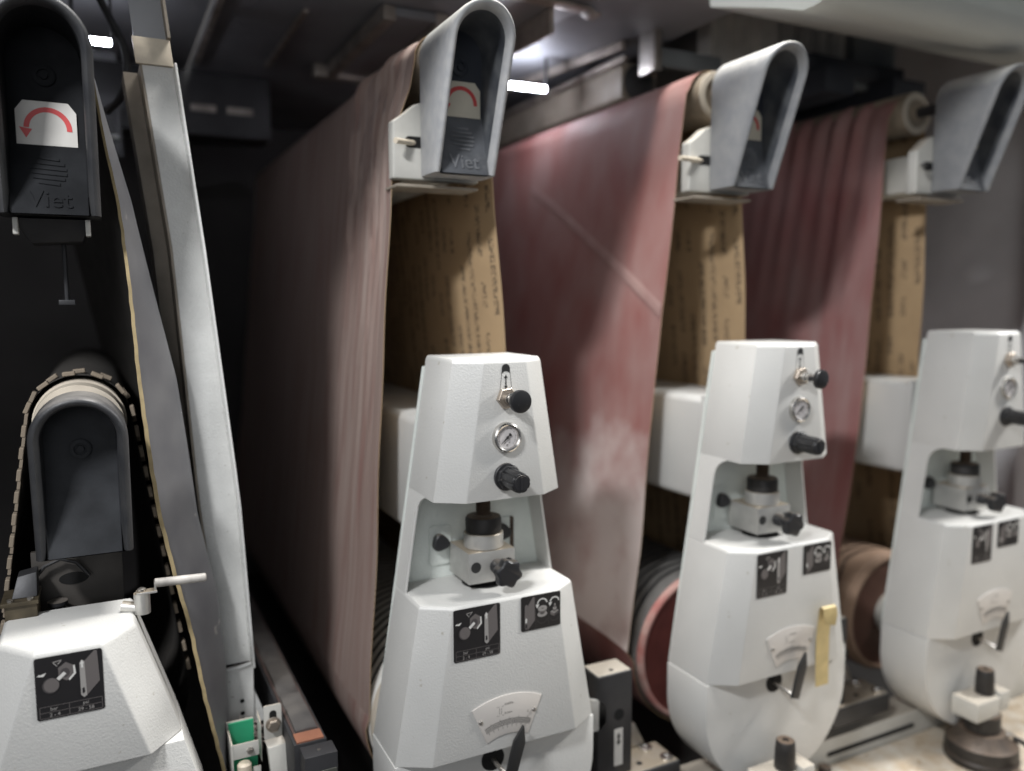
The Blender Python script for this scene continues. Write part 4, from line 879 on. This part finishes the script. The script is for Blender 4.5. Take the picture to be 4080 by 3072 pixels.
    def sec(z, k=1.0, zt=0.122):
        a = a0 + sl * (zt - z); b = 0.077 + sl * (zt - z)
        return [(xx - b, YO + 0.152, z), (xx - b, YO + 0.050, z), (xx - a, YO, z), (xx + a, YO, z), (xx + b, YO + 0.050, z), (xx + b, YO + 0.152, z)]
    t = thing('control_tower', 'low white tower with one black label, lower left under the black covers', 'machine housing', (xx, 0.14, -0.4))
    top = [(xx + (x - xx) * 0.97, YO + 0.003 + (y - YO) * 0.975, 0.122) for x, y, z in sec(0.122)]
    build(MB().loft([sec(-0.040), sec(0.117), top]), 'lower_cover', white, t, bevel=0.003, segs=3, angle=25)
    b = 0.077 + sl * 0.1625
    outl = [(xx - b, -0.0405), (xx - b - 0.03, -0.15)] + [(xx - (b + 0.03) * math.cos(R(a)), -0.15 - 0.2 * math.sin(R(a))) for a in range(6, 175, 8)] + [(xx + b + 0.03, -0.15), (xx + b, -0.0405)]
    build(MB().prism_y(outl, YO + 0.022, YO + 0.150), 'base_cover', white, t, bevel=0.002)
    sticker_one(t, xx - 0.0365, 0.1145, 0.0735, 0.0785, YO - 0.0006)
    # crank handle
    t = thing('crank_handle', 'small cranked lever with a worn white grip beside the low tower', 'lever', (-0.495, 0.15, 0.12))
    build(MB().cyl((-0.4955, 0.150, 0.118), (-0.4955, 0.150, 0.146), 0.0105, 20), 'pivot_boss', alu, t, angle=40)
    build(MB().cyl((-0.520, 0.158, 0.128), (-0.4955, 0.150, 0.124), 0.008, 14), 'pivot_arm', alu, t)
    mb = MB(); mb.obox((-0.4895, 0.147, 0.1478), (0.013, -0.001, 0.0005), (0, 0.0075, 0), (0, 0, 0.0016)); mb.obox((-0.4785, 0.146, 0.154), (0.0012, 0, 0.0), (0, 0.005, 0), (0, 0, 0.0065))
    build(mb, 'crank_plate', alu, t, bevel=0.0006)
    build(MB().rev((-0.4955, 0.148, 0.1495), (0, 0, 1), [(0, 0.0055), (0.003, 0.0055), (0.0045, 0.003)], 14), 'bolt', steel, t)
    build(MB().rev((-0.4795, 0.146, 0.1585), (0.066, 0, -0.0022), [(0, 0.0045), (0.001, 0.0062), (0.0655, 0.0060), (0.067, 0.0045), (0.0675, 0.003)], 18), 'grip', rod_g, t)
    # dark plate with a hole, valve and plug behind the low tower
    t = thing('mounting_plate', 'dark plate with an oval hole under the lower black cover', 'plate', (-0.575, 0.26, 0.0))
    build(MB().loft([[(-0.632, 0.262, -0.3), (-0.516, 0.262, -0.3), (-0.516, 0.272, -0.3), (-0.632, 0.272, -0.3)], [(-0.632, 0.262, 0.19), (-0.516, 0.262, 0.19), (-0.516, 0.272, 0.19), (-0.632, 0.272, 0.19)]]), 'plate', mat('plate_brown', (0.048, 0.042, 0.036), 0.6, var=0.3, vscale=20), t, bevel=0.001)
    build(MB().prism_y([(-0.580 + 0.019 * math.cos(R(a)), 0.146 + 0.009 * math.sin(R(a))) for a in range(0, 360, 15)], 0.2612, 0.2618), 'hole', hollow, t)
    build(MB().rev((-0.601, 0.24, 0.105), (0, 0, 1), [(0, 0.013), (0.006, 0.013), (0.007, 0.010), (0.012, 0.010), (0.013, 0.013), (0.018, 0.013)], 20), 'plug', plastic, t)
    mb = MB(); mb.tube([(-0.633, 0.252, 0.150), (-0.615, 0.250, 0.172), (-0.595, 0.250, 0.180), (-0.575, 0.250, 0.172), (-0.560, 0.252, 0.150)], 0.0028, 8)
    build(mb, 'hose', plastic, t)
    t = thing('valve_block', 'dim brass valve block with clamped cover, left edge behind the low tower', 'valve', (-0.64, 0.22, 0.1))
    build(MB().box(-0.660, -0.622, 0.19, 0.245, 0.085, 0.140), 'body', brass, t, bevel=0.002)
    build(MB().box(-0.664, -0.620, 0.186, 0.247, 0.1405, 0.146), 'flange', brass, t, bevel=0.001)
    build(MB().loft([[(-0.652, 0.20, 0.1465), (-0.622, 0.20, 0.1465), (-0.622, 0.245, 0.1465), (-0.652, 0.245, 0.1465)], [(-0.645, 0.215, 0.172), (-0.622, 0.215, 0.176), (-0.622, 0.245, 0.176), (-0.645, 0.245, 0.172)]]), 'cap', dark_steel, t, bevel=0.002)
    for dx in (-0.653, -0.630): build(MB().rev((dx, 0.192, 0.1462), (0, 0, 1), [(0, 0.004), (0.003, 0.004)], 6), 'screw', steel, t, smooth=False)
    for dx, z in ((-0.652, 0.11), (-0.632, 0.118)): build(MB().rev((dx, 0.189, z), (0, -1, 0), [(0, 0.004), (0.003, 0.0035)], 12), 'fitting', brass, t)
left_unit()

# ------------------------------------------------------------------ white post, bracket and rail
def post_unit():
    t = thing('steel_post', 'leaning glossy white channel post between the charcoal belt and dusty brown belt', 'post', (-0.36, 0.3, -0.16))
    def xl(z): return interp([(-0.06, -0.3735), (0.229, -0.4020), (0.618, -0.4245), (0.93, -0.4600), (1.149, -0.482)], z)
    def xr(z): return interp([(-0.06, -0.3345), (0.229, -0.3480), (0.618, -0.3840), (0.93, -0.4180), (1.149, -0.440)], z)
    zs = [-0.045 + i * (0.887 + 0.045) / 14 for i in range(15)]
    def slab(f0, f1, y0, y1, z_list=zs):
        return MB().loft([[(f0(z), y0, z), (f1(z), y0, z), (f1(z), y1, z), (f0(z), y1, z)] for z in z_list])
    build(slab(xl, xr, 0.300, 0.304), 'web', post_w, t, angle=40)
    build(slab(lambda z: xr(z) - 0.0005, lambda z: xr(z) + 0.0030, 0.268, 0.304), 'right_flange', post_w, t, bevel=0.0008, angle=40)
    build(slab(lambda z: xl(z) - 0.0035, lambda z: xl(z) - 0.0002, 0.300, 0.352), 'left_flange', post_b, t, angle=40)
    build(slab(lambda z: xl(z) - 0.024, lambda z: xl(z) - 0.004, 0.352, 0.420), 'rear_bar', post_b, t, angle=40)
    zt = [0.8875, 0.925]; build(slab(lambda z: xl(z) - 0.008, lambda z: xr(z) + 0.001, 0.294, 0.302, zt), 'top_plate', rod_w, t, bevel=0.001)
    zt = [0.926, 1.03, 1.149]; build(slab(lambda z: xl(z) - 0.004, lambda z: xr(z) - 0.002, 0.312, 0.318, zt), 'upper_web', roof_l, t)
    build(slab(lambda z: xr(z) - 0.002, lambda z: xr(z) + 0.002, 0.285, 0.318, zt), 'upper_flange', post_b, t)
    tab = build(MB().loft([[(-0.3755, 0.292, -0.2), (-0.3345, 0.292, -0.2), (-0.3345, 0.306, -0.2), (-0.3755, 0.306, -0.2)], [(-0.3755, 0.292, -0.052), (-0.3320, 0.292, -0.048), (-0.3320, 0.306, -0.048), (-0.3755, 0.306, -0.052)]]), 'foot_tab', post_w, t, bevel=0.001)
    for z in (-0.107, -0.128): build(MB().rev((-0.3515, 0.2918, z), (0, -1, 0), [(0, 0.0035), (0.0003, 0.0035)], 18), 'bolt_hole', hollow, tab)
    build(MB().loft([[(-0.3345, 0.296, -0.15), (-0.312, 0.296, -0.15), (-0.3345, 0.296, -0.085)], [(-0.3345, 0.302, -0.15), (-0.312, 0.302, -0.15), (-0.3345, 0.302, -0.085)]]), 'gusset', post_w, t)
    mb = MB()
    mb.tube([(-0.3755, 0.2915, -0.0505), (-0.353, 0.290, -0.0485), (-0.332, 0.2915, -0.0455)], 0.0028, 8); build(mb, 'weld_bead', post_w, t)
    # roller bracket with green tape
    t = thing('roller_bracket', 'small white bracket with green tape and a white roller at the foot of the post', 'bracket', (-0.35, 0.2, -0.25))
    build(MB().loft([[(-0.383, 0.196, -0.26), (-0.380, 0.196, -0.26), (-0.380, 0.255, -0.26), (-0.383, 0.255, -0.26)], [(-0.383, 0.196, -0.128), (-0.380, 0.196, -0.128), (-0.380, 0.255, -0.123), (-0.383, 0.255, -0.123)]]), 'side_cheek', white_dull, t, bevel=0.0006)
    build(MB().box(-0.380, -0.342, 0.196, 0.1985, -0.152, -0.128), 'front_tab', white_dull, t, bevel=0.002)
    build(MB().box(-0.381, -0.343, 0.238, 0.241, -0.20, -0.1145), 'green_tape', green, t)
    build(MB().box(-0.383, -0.343, 0.2412, 0.2445, -0.26, -0.1130), 'rear_plate', white_dull, t, bevel=0.0006)
    build(MB().box(-0.362, -0.342, 0.215, 0.218, -0.23, -0.153), 'green_strip', green, t)
    for p in ((-0.3555, 0.196, -0.1415), (-0.3490, 0.196, -0.182)):
        b = build(MB().rev(p, (0, -1, 0), [(0, 0.0055), (0.002, 0.0055), (0.0025, 0.004), (0.005, 0.0038)], 6), 'bolt', steel, t, smooth=False)
    build(MB().box(-0.352, -0.340, 0.1965, 0.199, -0.20, -0.170), 'lower_tab', white_dull, t, bevel=0.001)
    build(MB().rev((-0.3645, 0.192, -0.26), (0.0, 0.05, 1), [(0, 0.0105), (0.098, 0.0105), (0.101, 0.008)], 20), 'roller', rod_w, t)
    # slotted arm
    t = thing('slotted_bracket', 'bent white slotted bracket clamped by a rusty hex bolt, left of the dark rail', 'bracket', (-0.32, 0.2, -0.2))
    arm = build(MB().prism_y(rrect(-0.3335, -0.3065, -0.132, -0.078, 0.003), 0.197, 0.2005), 'upright', white_dull, t, bevel=0.0006)
    build(MB().prism_y(rrect(-0.3252, -0.3145, -0.1065, -0.0865, 0.005), 0.1962, 0.1966), 'slot', hollow, arm)
    build(MB().rev((-0.3200, 0.1965, -0.1085), (0, -1, 0), [(0, 0.0115), (0.0015, 0.0115), (0.002, 0.0105)], 24), 'washer', nut_m, arm)
    build(MB().rev((-0.3200, 0.194, -0.1085), (0, -1, 0), [(0, 0.0100), (0.0065, 0.0100), (0.008, 0.0080)], 6, ph=0.3), 'hex_bolt', nut_m, arm, smooth=False, bevel=0.0006)
    build(MB().loft([[(-0.3335, 0.197, -0.132), (-0.3065, 0.197, -0.130), (-0.3065, 0.2005, -0.130), (-0.3335, 0.2005, -0.132)], [(-0.331, 0.185, -0.140), (-0.303, 0.185, -0.137), (-0.303, 0.2005, -0.137), (-0.331, 0.2005, -0.140)], [(-0.326, 0.172, -0.21), (-0.298, 0.172, -0.21), (-0.298, 0.19, -0.21), (-0.326, 0.19, -0.21)], [(-0.324, 0.172, -0.30), (-0.296, 0.172, -0.30), (-0.296, 0.19, -0.30), (-0.324, 0.19, -0.30)]]), 'lower_leg', white_dull, t, bevel=0.0015)
    build(MB().obox((-0.337, 0.222, -0.135), (0.0015, 0.010, 0), (0.0, 0.018, 0.0), (0, 0, 0.03)), 'rear_web', white_dull, t, bevel=0.0006)
    # fluff
    mb = MB()
    for i in range(420):
        c = Vector((-0.352 + random.gauss(0, 0.012), 0.27 + random.gauss(0, 0.012), -0.155 + random.gauss(0, 0.012))); d = Vector((random.gauss(0, 1), random.gauss(0, 1), random.gauss(0, 1))).normalized() * 0.006; e = d.orthogonal().normalized() * 0.0006
        mb.add([c - d, c + e * 2, c + d, c - e * 2], [(0, 1, 2, 3)])
    o = build(mb, 'dust_tuft', fluff); o['kind'] = 'stuff'; o['label'] = 'grey tuft of dust fluff under the post foot'; o['category'] = 'dust'
    # pad rail
    t = thing('pad_rail', 'dark rail with a graphite strip and copper edges, running back beside the dusty brown belt', 'rail', (-0.27, 0.1, -0.2))
    build(MB().box(-0.3045, -0.2560, 0.118, 1.3, -0.20, -0.108), 'rail_body', dark_steel, t, bevel=0.002)
    build(MB().box(-0.3000, -0.2600, 0.1475, 1.3, -0.1079, -0.1055), 'edge_strip', rust_d, t)
    build(MB().box(-0.3000, -0.2600, 0.1195, 0.1470, -0.1079, -0.1055), 'copper_end', rust_e, t)
    mb = MB(); n = 60; pts = []
    for i in range(n + 1):
        y = 0.147 + (1.28 - 0.147) * (i / n) ** 1.4
        hgt = 0.0030 + 0.0016 * math.sin(y * 40) + (0.004 * math.exp(-((y - 0.262) / 0.010) ** 2)); hgt -= 0.0025 * math.exp(-((y - 0.275) / 0.008) ** 2)
        pts.append([(-0.2965, y, -0.1055), (-0.2955, y, -0.1050 + hgt), (-0.2800, y, -0.1048 + hgt + 0.001), (-0.2640, y, -0.1050 + hgt), (-0.2630, y, -0.1055)])
    mb.loft(pts); build(mb, 'graphite_strip', graphite, t, angle=60)
    t = thing('end_block', 'dark steel end block at the front of the graphite rail', 'block', (-0.27, 0.1, -0.25))
    build(MB().box(-0.297, -0.249, 0.082, 0.117, -0.30, -0.112), 'block', dark_steel, t, bevel=0.0015)
    build(MB().rev((-0.273, 0.098, -0.1118), (0, 0, 1), [(0, 0.0025), (0.0003, 0.0025)], 12), 'screw_hole', steel, t)
    build(MB().box(-0.292, -0.251, 0.079, 0.0815, -0.30, -0.135), 'front_plate', mat('block_olive', (0.06, 0.062, 0.052), 0.5, var=0.3, vscale=20), t, bevel=0.001)
post_unit()

# ------------------------------------------------------------------ lower right: bed, rail, posts, adjusters, tape
def lower_right():
    mb = MB(); mb.box(0.45, 2.4, -0.9, 0.094, -0.47, -0.4215); simple(mb, 'worktable', table_m, 'dusty off-white machine table at the lower right', 'table', bevel=0.003)
    t = thing('base_rail', 'long pale machine rail with a dark slot, behind the taped and farthest towers', 'rail', (0.9, 0.1, -0.42))
    build(MB().box(-0.1, 1.96, 0.095, 0.110, -0.4405, -0.366), 'face_plate', white_dull, t, bevel=0.002)
    build(MB().box(-0.1, 1.96, 0.1105, 0.160, -0.372, -0.366), 'top_ledge', white_dull, t, bevel=0.002)
    build(MB().prism_y(rrect(0.775, 1.045, -0.4045, -0.3945, 0.0045), 0.0938, 0.0946), 'slot', hollow, t)
    build(MB().rev((1.185, 0.0946, -0.385), (0, -1, 0), [(0, 0.014), (0.0006, 0.014)], 24), 'round_hole', hollow, t)
    mb = MB(); mb.rev((0.742, 0.07, -0.4205), (0, 0, 1), [(0, 0.013), (0.018, 0.013), (0.02, 0.011)], 16); simple(mb, 'stop_pin', oxide, 'small dark pin stop at the left end of the slotted rail', 'pin')
    # guide posts between the towers
    for i, dx in enumerate((0.0, 0.564)):
        dz = 0.0 if i == 0 else -0.004
        t = thing('guide_post', ('black square post with white arrow label between the sharpest and taped towers', 'black post half hidden right of the taped tower')[i], 'post', (0.25 + dx, 0.1, -0.3), group='black guide posts')
        w = 0.0 if i == 0 else 0.012
        build(MB().box(0.212 + dx + w, 0.284 + dx - w * 2, 0.098, 0.150, -0.300, -0.111 + dz), 'post_body', dark_steel, t, bevel=0.002)
        build(MB().box(0.214 + dx + w, 0.282 + dx - w * 2, 0.100, 0.148, -0.1109 + dz, -0.1085 + dz), 'top_face', white_dull, t, bevel=0.0008)
        build(MB().rev((0.248 + dx, 0.112, -0.1084 + dz), (0, 0, 1), [(0, 0.004), (0.0004, 0.004)], 14), 'screw_hole', hollow, t)
        build(MB().rev((0.256 + dx, 0.0975, -0.186 + dz), (0, -1, 0), [(0, 0.0105), (0.0004, 0.0105)], 20), 'bore', hollow, t)
        if i == 0:
            lb = build(MB().prism_y(rrect(0.246, 0.264, -0.280, -0.212, 0.001), 0.0968, 0.0974), 'arrow_label', paper_w, t)
            mb = MB(); x, y = 0.255, 0.0964
            mb.flat([(x, -0.219), (x + 0.0045, -0.227), (x - 0.0045, -0.227)], y); line(mb, (x, -0.226), (x, -0.236), 0.004, y, 0); mb.flat([(x, -0.243), (x - 0.005, -0.235), (x + 0.005, -0.235)], y)
            build(mb, 'arrow_print', ink, lb, smooth=False)
        # block at its foot
        t = thing('guide_block', ('black foot block with bright bolts beside the sharpest tower', 'black foot block with dusty top right of the taped tower')[i], 'block', (0.3 + dx, 0.1, -0.36), group='black foot blocks')
        build(MB().box(0.214 + dx, 0.385 + dx, 0.085, 0.160, -0.340, -0.301), 'block_body', dark_steel, t, bevel=0.003)
        build(MB().box(0.218 + dx, 0.381 + dx, 0.088, 0.158, -0.3009, -0.2985), 'worn_top', alu, t, bevel=0.0008)
        for bx, by in ((0.246, 0.100), (0.366, 0.102), (0.350, 0.146)):
            b = build(MB().rev((bx + dx, by, -0.2984), (0, 0, 1), [(0, 0.0125), (0.003, 0.0125), (0.0035, 0.0115), (0.0035, 0.007), (0.001, 0.006)], 24), 'bolt', chrome, t)
        build(MB().rev((0.31 + dx, 0.11, -0.2984), (0, 0, 1), [(0, 0.006), (0.0004, 0.006)], 16), 'thread_hole', hollow, t)
        build(MB().loft([[(0.300 + dx, 0.15, -0.298), (0.360 + dx, 0.16, -0.298), (0.352 + dx, 0.185, -0.298), (0.305 + dx, 0.18, -0.298)], [(0.302 + dx, 0.155, -0.266), (0.335 + dx, 0.16, -0.250), (0.340 + dx, 0.18, -0.255), (0.310 + dx, 0.178, -0.268)]]), 'cast_lug', steel, t, bevel=0.004)
    # plate behind the first post
    t = thing('bed_plate', 'grey bed plate with a dark outline left of the black arrow post', 'plate', (0.2, 0.3, -0.2))
    build(MB().box(0.150, 0.300, 0.16, 0.62, -0.215, -0.200), 'plate', alu, t, bevel=0.002)
    mb = MB(); yA, yB = 0.26, 0.42; xA, xB = 0.185, 0.262
    for a, b in (((xA, yA), (xB, yA)), ((xB, yA), (xB, yB)), ((xA, yB), (xB, yB)), ((xA, yA), (xA, yB))):
        mb.box(min(a[0], b[0]) - 0.002, max(a[0], b[0]) + 0.002, min(a[1], b[1]) - 0.002, max(a[1], b[1]) + 0.002, -0.1998, -0.1985)
    build(mb, 'gasket', ink, t)
    # adjusters
    for i, (x, z0, y) in enumerate(((0.524, 0.0, -0.032), (1.085, 0.0, -0.034))):
        t = thing('height_adjuster', ('dark threaded adjuster in a white clamp under the taped tower', 'round height adjuster with white clamp under the farthest tower')[i], 'adjuster', (x, y, -0.42), group='height adjusters')
        dz = (-0.012, 0.0)[i]
        build(MB().rev((x, y, -0.275 + dz), (0, 0, 1), [(0, 0.0185), (0.030, 0.0180), (0.048, 0.0165), (0.050, 0.0150), (0.050, 0.006), (0.046, 0.005)], 28), 'pillar', oxide, t)
        c = build(MB().box(x - 0.062, x + 0.012, y - 0.028, y + 0.030, -0.318 + dz, -0.278 + dz), 'clamp', white_dull, t, bevel=0.003)
        build(MB().box(x + 0.020, x + 0.050, y - 0.024, y + 0.030, -0.314 + dz, -0.272 + dz), 'clamp_jaw', white_dull, c, bevel=0.004)
        build(MB().cyl((x, y, -0.36 + dz), (x, y, -0.3185 + dz), 0.034, 28), 'sleeve', oxide, t)
        build(MB().rev((x, y, -0.4195), (0, 0, 1), [(0, 0.070), (0.012, 0.071), (0.016, 0.068), (0.020, 0.070), (0.040, 0.068), (0.046, 0.060), (0.064 + dz, 0.044), (0.065 + dz, 0.033)], 48), 'hand_wheel', oxide, t)
        l = build(MB().tube([(x + 0.032, y - 0.040, -0.362), (x + 0.05, y - 0.05, -0.372), (x + 0.074, y - 0.056, -0.388)], 0.0055, 10), 'lock_lever', plastic, t)
        build(MB().rev((x + 0.03, y - 0.038, -0.366), (0, 0, 1), [(0, 0.008), (0.010, 0.008), (0.012, 0.006)], 16), 'lever_boss', steel, l)
        build(MB().box(x - 0.012, x + 0.012, y - 0.105, y - 0.055, -0.4205, -0.410), 'base_lug', oxide, t, bevel=0.002)
        build(MB().box(x + 0.055, x + 0.115, y - 0.008, y + 0.012, -0.4205, -0.410), 'base_lug', oxide, t, bevel=0.002)
    # tape strip, folded over at the top
    mb = MB(); w = 0.0165; xc = 0.632; yf = OFF[2][1] + YF
    def sec2(x, y, z, tw=0.0, ww=w): return [(x - ww, y + tw, z), (x + ww, y - tw, z), (x + ww, y - tw - 0.0008, z), (x - ww, y + tw - 0.0008, z)]
    mb.loft([sec2(xc + 0.010, yf - 0.0008, -0.175), sec2(xc + 0.008, yf - 0.0012, -0.13), sec2(xc + 0.004, yf - 0.004, -0.08), sec2(xc + 0.001, yf - 0.010, -0.04), sec2(xc - 0.001, yf - 0.013, -0.020), sec2(xc - 0.001, yf - 0.017, -0.0135), sec2(xc, yf - 0.022, -0.0165), sec2(xc + 0.001, yf - 0.023, -0.030, 0.001), sec2(xc + 0.005, yf - 0.021, -0.050, 0.004, w * 0.45)])
    simple(mb, 'tape_strip', tape_m, 'strip of yellow masking tape folded over at the top, stuck on the tower front', 'tape', angle=30)
lower_right()
